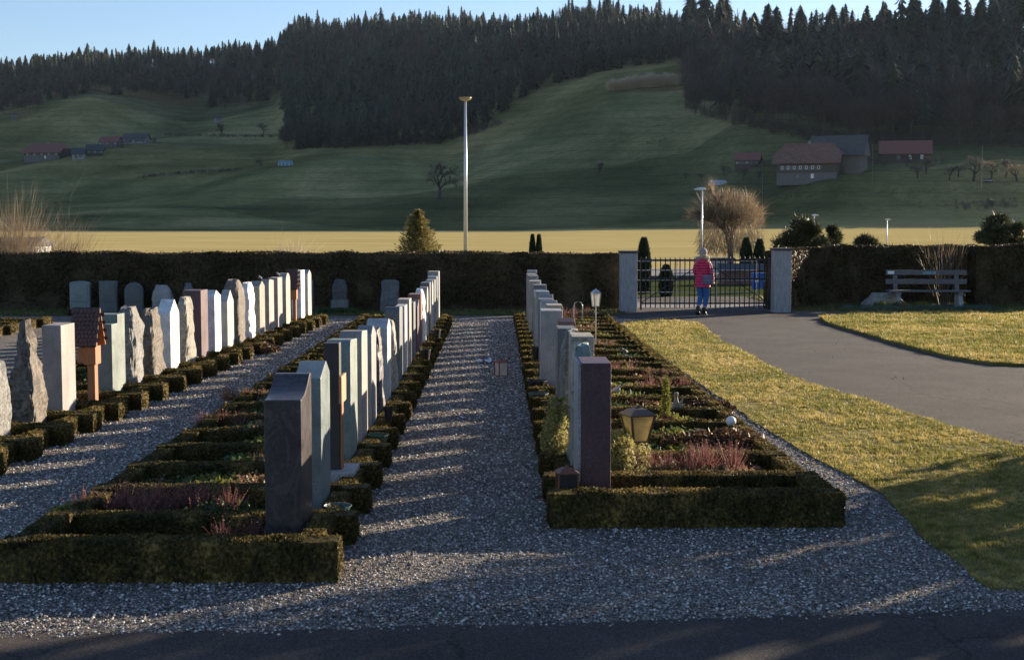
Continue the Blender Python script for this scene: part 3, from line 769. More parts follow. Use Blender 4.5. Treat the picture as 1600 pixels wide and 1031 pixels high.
rowC = [
 ('flat', .55, 1.20, .235, 'purplered', 'purple stone slab with grey edges, nearest gravestone right of the walk'),
 ('rock', .58, 1.22, .22, 'green', 'green lichened rock gravestone with arched top behind the purple slab', {'tip': .72, 'tipy': .7}),
 ('flat', .55, 1.24, .21, 'olive', 'olive-grey block gravestone with rough flat top in the right row'),
 ('rock', .62, 1.20, .24, 'rock', 'rough grey boulder gravestone with leaning rounded top in the right row', {'tip': .6, 'tipy': .25}),
 ('flat', .5, 1.16, .2, 'darkgrey', 'polished dark grey flat gravestone behind the rough boulder'),
 ('slantb', .5, 1.20, .2, 'redbrown', 'red-brown gravestone with slanted grey top in the right row'),
 ('flat', .45, 1.10, .1, 'lightgrey', 'slim pale pillar gravestone in the right row'),
 ('flat', .55, 1.16, .28, 'grey', 'broad grey gravestone with pale side, eighth in the right row'),
 ('flat', .5, 1.17, .22, 'beige', 'beige gravestone, ninth in the right row'),
 ('shoulder', .5, 1.18, .24, 'lightgrey', 'light grey round-shouldered gravestone, tenth in the right row'),
 ('flat', .5, 1.14, .22, 'darkgrey', 'dark gravestone, eleventh in the right row'),
 ('gable', .5, 1.16, .20, 'pinkgrey', 'pinkish gabled gravestone, twelfth in the right row'),
 ('flat', .5, 1.16, .22, 'bluegreen', 'blue-grey gravestone, thirteenth in the right row'),
 ('slant', .5, 1.13, .20, 'grey', 'slanted grey gravestone, fourteenth in the right row'),
 ('flat', .5, 1.18, .24, 'darkgrey', 'dark flat gravestone, fifteenth in the right row'),
 ('rock', .5, 1.16, .2, 'rock', 'rough rock gravestone, sixteenth in the right row'),
 ('flat', .5, 1.17, .22, 'beige', 'beige flat gravestone, seventeenth in the right row'),
 ('gable', .5, 1.15, .2, 'lightgrey', 'pale gabled gravestone, eighteenth in the right row'),
 ('flat', .5, 1.20, .22, 'grey', 'grey gravestone, nineteenth in the right row'),
 ('flat', .5, 1.2, .2, 'pinkgrey', 'pinkish gravestone, twentieth in the right row'),
 ('slantb', .5, 1.26, .22, 'grey', 'tall grey gravestone with chipped top, last in the right row'),
]
rowA = [
 ('rock', .3, .9, .1, 'rock', 'pale rock gravestone cut by the left edge of the photo', {'tip': .5}),
 ('rock', .42, 1.24, .27, 'brownrock', 'jagged pointed rock gravestone, widest at its foot, near the left edge', {'tip': .12, 'rough': .08, 'tipy': .4, 'shr': .8}),
 ('flat', .46, 1.15, .22, 'pinkgrey', 'tall grey sandstone block gravestone between pointed rock and roofed cross'),
 ('roofcross', .4, 1.22, .2, '', 'orange wooden grave cross under a shingled pitched roof, near the left edge'),
 ('step', .55, 1.14, .32, 'green', 'green gneiss gravestone with stepped top beside the roofed wooden cross'),
 ('rock', .6, 1.17, .27, 'rock', 'rough grey rock gravestone with chiselled white edge', {'tip': .72, 'tipy': .35, 'rough': .055}),
 ('rock', .6, 1.10, .24, 'brownrock', 'rough brown rock gravestone left of the white pointed marble', {'tip': .7, 'rough': .055}),
 ('point', .5, 1.19, .2, 'white', 'white marble gravestone with pointed top, nearest white one in the left row'),
 ('rock', .52, 1.17, .17, 'olive', 'olive rough-cut gravestone right of the white pointed marble', {'tip': .85, 'rough': .05}),
 ('flat', .45, 1.24, .30, 'purple', 'dark purple slab gravestone in the left row'),
 ('gable', .45, 1.2, .2, 'white', 'white marble block gravestone beside the dark purple slab', {'p': .3}),
 ('point', .5, 1.16, .14, 'lightgrey', 'pale grey pointed gravestone right of the white marble block'),
 ('rock', .6, 1.29, .30, 'brownrock', 'broad dark brown rock gravestone in the left row', {'tip': .75, 'rough': .03}),
 ('rock', .55, 1.2, .2, 'white', 'white and blue rough-cut gravestone behind the broad brown rock', {'tip': .75, 'rough': .035}),
 ('gable', .5, 1.2, .22, 'olive', 'olive-grey gabled gravestone carrying a small bird figure'),
 ('shoulder', .5, 1.2, .17, 'pinkgrey', 'pinkish gravestone in the left row between two topped by small figures'),
 ('flat', .5, 1.2, .2, 'pinkgrey', 'pinkish grey flat gravestone carrying a small rounded figure'),
 ('arch', .5, 1.26, .18, 'beige', 'beige round-topped gravestone left of the far roofed cross'),
 ('roofcross', .4, 1.28, .2, '', 'small far wooden cross with pitched roof in the left row'),
 ('flat', .5, 1.26, .22, 'white', 'bright white far gravestone beside the far roofed cross'),
 ('gable', .5, 1.24, .14, 'grey', 'grey gabled gravestone at the far end of the left row', {'taper': .02}),
]
def lod(d): return 0 if d < 13 else (1 if d < 21 else 2)
# middle row
for k, s in enumerate(rowB): put_stone('B', k, s, -1.32, 9.2 + SP * k, 0, gB)
ins = M()     # small pale engraved line low on the nearest stone's side
for i, (a, b_) in enumerate(((0, .024), (.016, .018), (.030, .024), (.044, .016), (.056, .02), (.070, .018), (.083, .022))):
    ins.box(-.215 + a, -.215 + a + .003, -.0025, .001, .142, .142 + b_); ins.box(-.215 + a, -.215 + a + .009, -.0025, .001, .142 if i % 2 else .155, .145 if i % 2 else .158)
ins.obj('inscription', m_silver, SROWS['B'][0], weld=False)
for k in range(23):
    d = 8.66 + SP * k; v = random.choice(HM['l'][lod(d)]); o = ob('box_hedge', v, None, (-1.01, d, 0))
    if k == 0: o.scale.z = 1.25
    s = rowB[k] if k < len(rowB) else None
    tag(o, ('clipped box hedge edging the front grave of the middle row' if k == 0 else f'clipped box hedge around the {ordn(k)} grave of the middle row'), 'box hedge', 'box hedges of the middle row')
# right row
for k, s in enumerate(rowC):
    o = put_stone('C', k, s, (.895 if k == 0 else .88 - .03 * math.sin(k * 2.1)), 10.75 + SP * k, 0, gC)
    if k == 0: M().box(-.262, -.2355, .008, .545, .002, 1.192).obj('side_slab', G['grey'], o, bevel=.005)
for k in range(22):
    d = 10.22 + SP * k; v = random.choice(HM['r'][lod(d)]); o = ob('box_hedge', v, None, (.38, d, 0))
    if k == 0: o.scale.z = 1.25
    tag(o, ('clipped box hedge edging the front grave right of the walk' if k == 0 else f'clipped box hedge around the {ordn(k)} grave of the right row'), 'box hedge', 'box hedges of the right row')
# left row, turned a little
RA = -R(1.8); SA = .92
def rowA_pt(dx, s): 
    o = Vector((-4.52, 12.3, 0)); return o + Vector((math.cos(RA) * dx - math.sin(RA) * s, math.sin(RA) * dx + math.cos(RA) * s, 0))
HA = [[cell_mesh('box_hedge', 2.2, SA, dn, sz, inset=.14, front=.32) for _ in range(2)] for dn, sz in ((4200, .017), (1500, .028))]
for k, s in enumerate(rowA):
    o = put_stone('A', k, s, *rowA_pt(-.52, 1.42 + SA * k)[:2], RA, gA)
    if k == 18: o.scale = (.7, .7, .98)
    if k == 3: o.scale = (.9, .85, 1)
for k in range(22):
    p = rowA_pt(0, SA * k); o = ob('box_hedge', random.choice(HA[0 if p.y < 21 else 1]), None, p, RA)
    tag(o, f'clipped box hedge around the {ordn(k)} grave of the left row', 'box hedge', 'box hedges of the left row')
# a further row, just its end in the frame
for k in range(4):
    o = ob('box_hedge', random.choice(HM['l'][2]), None, (-10.1, 27.6 + SP * k, 0)); 
    tag(o, f'sunlit box hedge block at the left edge beyond the left row, {ordn(k)} from the front', 'box hedge', 'box hedges at the left edge')
# soil under the rows
for nm, x0, x1, y0, y1, rz in (('soil', -3.15, -1.2, 8.75, 32.4, 0), ('soil', .6, 2.55, 10.3, 32.9, 0)):
    tag(M().box(x0, x1, y0, y1, -.02, .06).obj(nm, m_soil), kind='structure')
p = rowA_pt(-2.1, 0); q = M().box(0, 1.75, .1, SA * 22, -.02, .06).obj('soil', m_soil, loc=p); q.rotation_euler.z = RA; tag(q, kind='structure')

# stones standing along the long hedge
gH = 'old gravestones standing against the long hedge'
back = [(125, 439, 31, 'arch', 'bluegreen', 'blue-grey broad gravestone with slightly curved top against the long hedge, leftmost', 'low'),
        (169, 439, 27, 'flat', 'darkgrey', 'dark square gravestone against the hedge, second from the left', ''),
        (209, 441, 28, 'arch', 'darkgrey', 'round-arched grey gravestone against the long hedge', ''),
        (252, 446, 32, 'rock', 'lightgrey', 'pale irregular gravestone with dark ornament against the long hedge', ''),
        (293, 443, 15, 'rock', 'darkgrey', 'narrow pointed gravestone showing behind the purple slab', ''),
        (482, 438, 13, 'flat', 'grey', 'grey slab gravestone against the hedge at the end of the left row', ''),
        (530, 437, 24, 'plinth', 'blackrock', 'dark glossy rounded gravestone on a paler plinth against the hedge', ''),
        (609, 438, 31, 'trap', 'darkgrey', 'dark trapezoid rock gravestone against the hedge behind the middle row', '')]
for i, (px, py, wd, kind, mk, lab, ex) in enumerate(back):
    Y = 35.9; p = dep(px, py, Y); W = pxw(wd, Y); h = p.z
    if kind in ('arch', 'flat'):
        mm = M()
        if kind == 'arch':
            rr = W * (.12 if ex == 'low' else .5); poly = [(-W / 2, 0), (W / 2, 0)] + [(W / 2 * math.cos(a), h - rr + rr * math.sin(a)) for a in np.linspace(0, math.pi, 13)]
        else: poly = [(-W / 2, 0), (W / 2, 0), (W / 2, h), (-W / 2, h)]
        mm.prism(poly, -.07, .09, axis='y'); mm.prism([(a * .82, .28 + (b - .28) * .9) if b > .3 else (a * .82, .3) for a, b in poly], -.085, -.06, axis='y')
        o = mm.obj('gravestone', G[mk], loc=(p.x, Y, 0), bevel=.01)
    elif kind == 'rock':
        me = rock(.2, h, W, G[mk], seed=i * 5 + 40, tip=.6, rough=.04); o = ob('gravestone', me, None, (p.x + W / 2, Y, 0))
    elif kind == 'plinth':
        me = rock(.2, h - .34, W, G['blackrock'], seed=61, tip=.6, rough=.02); o = ob('gravestone', me, None, (p.x + W / 2, Y, .34))
        M().box(-W - .02, .02, -.05, .25, -.34, 0).obj('plinth', G['darkgrey'], o, bevel=.01)
    else:
        me = rock(.22, h, W, G[mk], seed=77, tip=.93, rough=.03); o = ob('gravestone', me, None, (p.x + W / 2, Y, 0))
    tag(o, lab, 'gravestone', gH)
# ------------------------------------------------------------------ long hedges, gate, pillars
def long_hedge(a, b, th, h, dens, size, label, h2=None):
    a = Vector(a); b = Vector(b); L = (b - a).length; mm = M()
    hedge_box(mm, 0, L, 0, th, 0, h, dens, size, wob=.035, frq=1.6, skip=(), thin=4)
    if h2:
        for ch in mm.c: ch[0][:, 2] *= 1 + (h2 / h - 1) * ch[0][:, 0] / L
    o = mm.obj('long_hedge', leafyew, weld=False, loc=(a.x, a.y, 0)); o.rotation_euler.z = math.atan2(b.y - a.y, b.x - a.x)
    return tag(o, label, 'hedge')
long_hedge((-17, 36.95), (3.32, 36.95), .8, 1.545, 1500, .034, 'long dark clipped hedge behind the gravestones, left of the gate')
long_hedge((7.86, 37.0), (8.85, 38.9), .7, 1.60, 1500, .034, 'short angled hedge end right beside the right gate pillar')
long_hedge((8.75, 39.2), (14.2, 40.4), .7, 1.66, 1200, .036, 'dark clipped hedge behind the wooden bench', h2=1.70)
long_hedge((13.55, 38.9), (18.5, 38.9), .8, 1.70, 1200, .036, 'dark clipped hedge corner at the right edge of the photo')
def pillar(px, py_top, Y, wpx, label):
    p = dep(px, py_top, Y); W = pxw(wpx, Y); t = thing('gate_pillar', label, 'pillar', (p.x, Y, 0), 0, 'concrete gate pillars')
    M().box(-W / 2, W / 2, 0, W, 0, p.z - .06).obj('shaft', m_concrete, t, bevel=.015)
    M().box(-W / 2 - .03, W / 2 + .03, -.03, W + .03, p.z - .058, p.z).obj('cap', m_slate, t, bevel=.01)
    return t
pillar(983, 392, 36.2, 26, 'grey concrete gate pillar with dark cap at the left end of the gate')
pillar(1224, 388, 35.8, 27, 'grey concrete gate pillar with dark cap at the right end of the gate')
gx0, gx1 = dep(997, 450, 36.3).x, dep(1209, 450, 36.1).x
gm = (gx0 + gx1) / 2; GY = 36.35
def gate_leaf(x0, x1, hinge, label):
    t = thing('gate_leaf', label, 'gate', (x0, GY, 0), 0, 'leaves of the iron gate'); L = x1 - x0
    fr = M()
    for z in (.22, .86, 1.36): fr.box(0, L, -.02, .02, z - .022, z + .022)
    for x in (0, L): fr.box(x - .022, x + .022, -.025, .025, .05, 1.42)
    fr.obj('frame', m_iron, t)
    n = 13
    for i in range(1, n):
        x = L * i / n
        M().bar((x, 0, .1), (x, 0, 1.41), .026, .026).lathe([(.018, 1.40), (.0, 1.47)], 4, (x, 0, 0)).obj('bar', m_iron, t)
    za, zb = (.22, .98) if hinge == 'l' else (.98, .22)
    M().bar((0.02, .035, .24 if hinge == 'l' else 1.3), (L - .02, .035, 1.3 if hinge == 'l' else .24), .035, .02).obj('brace', m_iron, t)
    return t
gate_leaf(gx0 + .08, gm - .02, 'l', 'left leaf of the dark iron bar gate')
gate_leaf(gm + .02, gx1 - .08, 'r', 'right leaf of the dark iron bar gate')
t = thing('rail_fence', 'pale thin-railed fence seen through the iron gate', 'fence', (gx0 + .1, 37.7, 0))
for z in (.45, .78, 1.05, 1.3): M().bar((0, 0, z), (3.3, 0, z), .02, .02).obj('rail', m_steel, t)
for x in (0, 1.1, 2.2, 3.3): M().bar((x, 0, 0), (x, 0, 1.36), .016, .016).obj('post', m_steel, t)
# ------------------------------------------------------------------ bench
def bench():
    Y = 38.0; a = dep(1387, 450, Y).x; b = dep(1512, 450, Y).x; L = b - a
    t = thing('park_bench', 'weathered wooden bench in front of the right hedge', 'bench', ((a + b) / 2, Y, 0), -R(2))
    for z, y in ((.97, .16), (.72, .12)):
        M().box(-L / 2 + (.0 if z > .9 else -.02), L / 2, y, y + .04, z - .07, z + .07).obj('backrest', m_woodgrey, t, bevel=.008)
    for y in (-.36, -.20, -.04):
        M().box(-L / 2 - .03, L / 2 - .02, y, y + .13, .45, .49).obj('seat', m_woodgrey, t, bevel=.008)
    for x in (-L / 2 + .25, L / 2 - .28):
        M().prism([(-.38, 0), (-.26, 0), (-.12, .32), (.02, .38), (.06, 0), (.16, 0), (.12, .44), (-.34, .44), (-.30, .38), (-.26, .33)], x - .06, x + .06).obj('leg', m_concrete, t)
        M().bar((x, .08, .40), (x, .22, 1.02), .12, .04).obj('back_post', m_woodgrey, t)
    M().box(-L / 2 + .04, -L / 2 + .22, .150, .159, .925, 1.01).obj('plaque', m_whitep, t)
    M().box(-.1, .26, .151, .158, .92, 1.0).obj('painted_patch', plain('turquoise_patch', (.16, .28, .30), .7, 0, 30, .6), t)
bench()
p = gnd(1390, 481)
o = ob('boulder', rock(.7, .38, 1.15, G['olive'], seed=91, tip=.15, rough=.10), None, (p.x + .5, p.y, 0)); tag(o, 'mossy boulder beside the left legs of the bench', 'boulder')
for i in range(3):
    tag(clump((p.x - .3 + i * .55, p.y - .25, .03), (.28, .2, .24), 500, .03, m_moss if i != 1 else m_fir, 'rock_plant'), ['low plant at the left foot of the boulder', 'low dark plant in front of the boulder', 'low plant at the right foot of the boulder'][i], 'plant', 'plants round the boulder')
P = np.column_stack([RNG.uniform(9.3, 13.4, 900), RNG.uniform(36.75, 37.3, 900), np.full(900, .05)])
V, F = blades(P, np.tile([0, 0, 1.0], (900, 1)) + RNG.normal(0, .3, (900, 3)), .08, .02)
tag(M().add(V, F).obj('snowdrops', m_bluegreen, weld=False), 'pale green bulb shoots in the strip before the bench', 'bulb shoots', kind='stuff')
# ------------------------------------------------------------------ twiggy shrubs and trees
def branch_tree(h, r0, levels, spread, seed, nb=3, ratio=.68, up=.3, first=.35, sides=5, twig_mesh=None, twigs=4, twl=.25):
    """trunk+limbs tubes and fine twigs; returns (wood M, twig M)"""
    rs = random.Random(seed); wood = M(); tw = M(); ends = []
    def go(p, d, L, r, lv):
        pts = [p]; q = p; dd = d
        for i in range(3):
            dd = (dd + Vector((rs.gauss(0, .12), rs.gauss(0, .12), rs.gauss(0, .06) + up * .06))).normalized(); q = q + dd * (L / 3); pts.append(q)
        wood.tube([tuple(x) for x in pts], [r, r * .9, r * .78, r * .62], sides if lv < 2 else 3, cap=False)
        if lv >= levels: ends.append((q, dd, L)); return
        for i in range(nb if lv else nb + 1):
            a = rs.uniform(0, 6.28); s = rs.uniform(.5, 1) * spread
            pv = dd.orthogonal().normalized(); pv.rotate(__import__('mathutils').Quaternion(dd, a))
            nd_ = (dd + pv * s + Vector((0, 0, up * .3))).normalized()
            start = pts[rs.choice([2, 3, 3])]
            go(start, nd_, L * ratio * rs.uniform(.8, 1.15), r * .58, lv + 1)
    go(Vector((0, 0, 0)), Vector((0, 0, 1)), h * first, r0, 0)
    if ends and twigs:
        E = np.array([tuple(e[0]) for e in ends]); Dm = np.array([tuple(e[1]) for e in ends]); n = len(E)
        E2 = np.repeat(E, twigs, 0); D2 = np.repeat(Dm, twigs, 0) + RNG.normal(0, .45, (n * twigs, 3)); D2[:, 2] += up * .5
        D2 /= np.linalg.norm(D2, axis=1)[:, None]
        V, F = blades(E2, D2, h * twl * RNG.uniform(.5, 1.1, n * twigs), h * .0045); tw.add(V, F)
    return wood, tw
def bush_twigs(h, W, n, seed, wd=.012, dome=False):
    rg = np.random.default_rng(seed); mm = M()
    for st, (cnt, lf) in enumerate(((n, 1), (n * 3, .6), (n * 5, .4))):
        a = rg.uniform(0, 6.28, cnt); rr = np.sqrt(rg.uniform(0, 1, cnt))
        base = np.column_stack([np.cos(a) * rr * W * .12, np.sin(a) * rr * W * .12, np.zeros(cnt)])
        lean = rr * W * .5 / h
        D = np.column_stack([np.cos(a) * lean, np.sin(a) * lean, np.ones(cnt)]) + rg.normal(0, .09 + .1 * st, (cnt, 3)); 
        Ln = h * rg.uniform(.55, 1.05, cnt)
        if st == 0: P = base
        else:
            t = rg.uniform(.2, .75, cnt); P = base + D * (Ln * t)[:, None] * .9; Ln = Ln * (1 - t) * rg.uniform(.5, 1.1, cnt); D = D + rg.normal(0, .28, (cnt, 3)); D[:, 2] = np.abs(D[:, 2])
        D /= np.linalg.norm(D, axis=1)[:, None]
        V, F = blades(P, D, Ln, wd * (1.6 if st == 0 else .8), rg); mm.add(V, F)
    return mm
def shrub(px, Y, py_top, wpx, label, m, n=60, seed=1, name='bare_shrub', grp=None, wd=.014, stems=True):
    p = dep(px, py_top, Y); z0 = 0 if Y < 400 else tz(p.x, Y); h = p.z - z0; W = pxw(wpx, Y)
    t = thing(name, label, 'shrub', (p.x, Y, z0), 0, grp)
    bush_twigs(h, W, n, seed, wd).obj('twigs', m, t, weld=False)
    st = M(); rs = random.Random(seed)
    for i in range(7):
        a = rs.uniform(0, 6.28); e = Vector((math.cos(a) * W * .22, math.sin(a) * W * .22, h * .6)); st.tube([(0.04 * math.cos(a), .04 * math.sin(a), 0), tuple(e * .5 + Vector((0, 0, h * .04))), tuple(e)], [wd * 2.2, wd * 1.6, wd * .8], 4)
    st.obj('stems', m_bark, t); return t
shrub(14, 48, 287, 95, 'tall bare golden shrub at the left edge above the hedge', m_twig, 190, 3, wd=.010)
shrub(95, 50, 333, 110, 'bare golden shrub above the hedge, right of the taller one', m_twig, 150, 4, wd=.010)
shrub(50, 52, 345, 70, 'small bare twigs between the two golden shrubs', m_twig, 60, 14)
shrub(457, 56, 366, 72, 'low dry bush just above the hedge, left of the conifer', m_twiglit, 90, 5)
shrub(1478, 38.75, 336, 72, 'bare branching shrub rising behind the bench', m_twig, 13, 6, wd=.012)
# small white building behind the shrubs
p = dep(18, 372, 62); t = thing('shed', 'low white building with dark roof behind the shrubs at the left edge', 'shed', (p.x, 62, 0))
M().box(-2.2, .95, 0, 2.5, 0, 1.35).obj('wall', m_whitep, t)
M().prism([(-.3, 1.35), (2.8, 1.35), (1.25, 1.75)], -2.4, 1.1).obj('roof', m_slate, t)
for i in range(4): M().box(-2.0 + i * .75, -1.5 + i * .75, -.02, -.003, .5, 1.1).obj('window', m_pane, t)
# conifer, thujas, pines
def conifer(h, W, n, size, seed, top=1.0, tiers=14, low=.05):
    rg = np.random.default_rng(seed); mm = M()
    for i in range(tiers):
        z = h * (low + (1 - low) * (i / tiers)); r = W / 2 * (1 - i / tiers) ** .75
        nb = max(4, int(16 * (1 - i / tiers) + 4))
        for b_ in range(nb):
            a = 2 * math.pi * b_ / nb + rg.uniform(-.3, .3); L = r * rg.uniform(.7, 1.15); q = max(5, int(n / tiers / nb * (1.4 - i / tiers)))
            t = rg.uniform(.1, 1, q); c = np.column_stack([np.cos(a) * L * t, np.sin(a) * L * t, z + L * (.30 * t**1.6 + .05) + rg.normal(0, .02, q)]) + rg.normal(0, .05 * L + .01, (q, 3))
            D = np.column_stack([np.full(q, math.cos(a)), np.full(q, math.sin(a)), np.full(q, .6)]) + rg.normal(0, .5, (q, 3)); D /= np.linalg.norm(D, axis=1)[:, None]
            V, F = blades(c, D, size * 2.2, size * .7, rg); mm.add(V, F)
    V, F = blades(np.column_stack([rg.normal(0, .02, 40), rg.normal(0, .02, 40), rg.uniform(h * .85, h * .97, 40)]), np.tile([0, 0, 1.], (40, 1)) + rg.normal(0, .3, (40, 3)), size * 2, size * .6, rg); mm.add(V, F)
    return mm
p = dep(653, 327, 60)
t = thing('conifer_tree', 'small golden green conifer standing behind the long hedge', 'conifer', (p.x, 60, 0))
conifer(p.z, 2.4, 12000, .06, 8, tiers=22).obj('crown', m_fir, t, weld=False); M().tube([(0, 0, 0), (0, 0, p.z * .9)], [.06, .01], 6).obj('trunk', m_bark, t)
def thuja(px, Y, py_top, wpx, label, base=0, grp=None):
    p = dep(px, py_top, Y); h = p.z - base; W = pxw(wpx, Y); n = 3600; rg = RNG
    z = rg.uniform(0, 1, n); a = rg.uniform(0, 6.28, n); r = W / 2 * np.minimum(1, (1.04 - z) * 2.3) ** .6 * (.82 + .18 * np.minimum(1, z * 4)) * rg.uniform(.8, 1.03, n)
    P = np.column_stack([np.cos(a) * r, np.sin(a) * r, z * h]); D = np.column_stack([np.cos(a) * .25, np.sin(a) * .25, np.ones(n)]) + rg.normal(0, .15, (n, 3)); D /= np.linalg.norm(D, axis=1)[:, None]
    V, F = blades(P, D, .13, .05); t = thing('thuja_tree', label, 'thuja', (p.x, Y, base), 0, grp)
    c = M().add(V, F); c.lathe([(W * .38, 0), (W * .4, h * .5), (W * .26, h * .82), (0, h * .95)], 10); c.obj('crown', m_thuja, t, weld=False)
    M().tube([(0, 0, 0), (0, 0, .3)], [.06, .05], 6).obj('trunk', m_bark, t)
thuja(1006, 46, 375, 21, 'dark columnar thuja beside the left gate pillar')
thuja(1041, 44, 418, 20, 'short dark thuja seen through the iron gate')
thuja(832, 62, 369, 9, 'left one of the two tiny thujas above the long hedge', grp='tiny thujas'); thuja(842, 62, 369, 9, 'right one of the two tiny thujas above the long hedge', grp='tiny thujas')
thuja(1166, 60, 374, 18, 'dark columnar thuja under the bare willow, seen above the gate', grp='thujas by the willow'); thuja(1187, 60, 376, 18, 'dark columnar thuja right of its twin, beside the right gate pillar', grp='thujas by the willow')
def pine(px, Y, py_top, wpx, label, seed, blobs=9, pyb=None):
    p = dep(px, py_top, Y); h = p.z; W = pxw(wpx, Y); rg = np.random.default_rng(seed); mm = M()
    for i in range(blobs):
        c = np.array([rg.uniform(-.34, .34) * W, rg.uniform(-.3, .3) * W, h * rg.uniform(.5, .84)]); c[2] -= abs(c[0]) / W * h * .35; rad = W * rg.uniform(.13, .22)
        if i == 0: c = np.array([0, 0, h - W * .17]); rad = W * .18
        n = 420; D = rg.normal(size=(n, 3)); D /= np.linalg.norm(D, axis=1)[:, None]; k = rg.uniform(.5, 1.05, n)
        V, F = blades(c + D * (k * rad)[:, None] * [1, 1, .8], D + rg.normal(0, .35, (n, 3)) + [0, 0, .3], .16, .035, rg); mm.add(V, F)
        q = 60; D = rg.normal(size=(q, 3)); D /= np.linalg.norm(D, axis=1)[:, None]; V, F = leafq(c + D * rad * .6, .2, rg); mm.add(V, F)
    t = thing('pine_tree', label, 'pine', (p.x, Y, 0)); mm.obj('crown', m_pine, t, weld=False); M().tube([(0, 0, 0), (.1, 0, h * .5), (0, 0, h * .8)], [.13, .09, .04], 6).obj('trunk', m_bark, t)
pine(1250, 66, 336, 98, 'bushy dark pine behind the hedge, right of the gate', 11, 16); pine(1300, 67, 352, 44, 'smaller pine bush leaning right of the big bushy pine', 12, 7)
pine(1352, 70, 367, 50, 'low pine bush between the two street lamps', 13, 7); pine(1562, 64, 331, 82, 'rounded dark pine at the right edge above the hedge', 15, 14)
# willow by the gate
p = dep(1142, 286, 63); H = p.z
t = thing('willow_tree', 'bare pollard willow with golden twig crown beyond the gate', 'tree', (p.x, 63, 0))
wd, tw = branch_tree(H, .17, 3, .85, 21, nb=4, ratio=.62, up=.25, first=.42, twigs=26, twl=.22)
wd.obj('trunk', m_bark, t, smooth=True)
rg = np.random.default_rng(5); n = 6500; a = rg.uniform(0, 6.28, n); u = rg.uniform(0, 1, n) ** .5; c = rg.uniform(0, 1, n)
P = np.column_stack([np.cos(a) * u * 1.5, np.sin(a) * u * 1.5, H * (.24 + .68 * c * (1 - .38 * u**2))])
D = np.column_stack([np.cos(a) * .55 * u, np.sin(a) * .55 * u, .9 - 2.0 * (u > .6) * (c < .6)]) + rg.normal(0, .3, (n, 3)); D /= np.linalg.norm(D, axis=1)[:, None]
V, F = blades(P, D, .38, .016); tw.add(V, F); tw.obj('twigs', m_twig, t, weld=False)
# ------------------------------------------------------------------ lamps
def street_lamp(px, Y, py, label, side=1):
    p = dep(px, py, Y); h = p.z; t = thing('street_lamp', label, 'street lamp', (p.x, Y, 0), 0, 'pale street lamps beyond the hedge')
    M().tube([(0, 0, 0), (0, 0, h * .5), (0, 0, h - .12)], [.05, .042, .034], 10).obj('pole', m_steel, t, smooth=True)
    s = h / 5.5
    hd = M(); pr = [(-.22, .0), (-.05, -.07), (.34, -.03), (.50, 0), (.36, .07), (.05, .13), (-.16, .09)]
    hd.prism([(a * s * side, h - .06 + b * s) for a, b in pr], -.14, .14, axis='y'); hd.obj('lamp_head', m_whitep, t, bevel=.025)
street_lamp(1097, 58, 294, 'tall pale street lamp in front of the willow', -1)
street_lamp(1272, 78, 335, 'pale street lamp between pine bushes behind the right hedge'); street_lamp(1386, 92, 342, 'farthest pale street lamp, behind the right hedge left of the bench')
p = dep(727, 153, 100); t = thing('floodlight_mast', 'tall white floodlight mast rising above the long hedge', 'mast', (p.x, 100, 0)); h = p.z
M().tube([(0, 0, 0), (0, 0, h * .5), (0, 0, h - .25)], [.155, .125, .09], 14).obj('pole', m_steel, t, smooth=True)
M().lathe([(.08, h - .33), (.10, h - .25), (.34, h - .18), (.46, h - .02), (.46, h + .02), (.40, h + .03)], 18).obj('lamp_head', plain('weathered_lamp_glass', (.28, .24, .15), .5), t, smooth=False)
# things beyond the gate
bx = dep(1190, 455, 47)
for i, dx in enumerate((-.19, .13)):
    q = thing('waste_bin', ['left blue bin of the pair beyond the gate', 'right blue bin of the pair beyond the gate'][i], 'bin', (bx.x + dx, 47, 0), 0, 'blue bins')
    bl = MATS.setdefault('blue', plain('blue_plastic', (.02, .12, .42), .45))
    M().prism([(-.13, 0), (.13, 0), (.15, .5), (-.15, .5)], -.12, .12, axis='y').obj('body', bl, q, bevel=.01, loc=(0, 0, .1)); M().box(-.16, .16, -.14, .14, .605, .66).obj('lid', bl, q, bevel=.01)
    M().box(-.1, .1, -.142, -.13, .35, .42).obj('label_plate', m_whitep, q)
q = dep(1128, 432, 66); t = thing('kiosk', 'small pale glazed shelter beyond the gate', 'shelter', (q.x, 66, 0))
M().box(-.55, .55, 0, .8, 0, .65).obj('wall', plain('pale_blue_panel', (.4, .45, .5), .5), t); M().box(-.62, .62, -.08, .88, .652, .72).obj('roof', m_slate, t); M().box(-.45, .45, -.02, -.003, .2, .58).obj('window', m_pane, t)
q = dep(1185, 452, 52); t = thing('shelter', 'low dark-roofed brick shelter behind the blue bins', 'shelter', (q.x, 53, 0))
M().box(-1.2, 1.2, 0, 1, 0, .55).obj('wall', G['redbrown'], t); M().prism([(-.2, .55), (1.2, .55), (.5, .8)], -1.35, 1.35).obj('roof', m_slate, t)
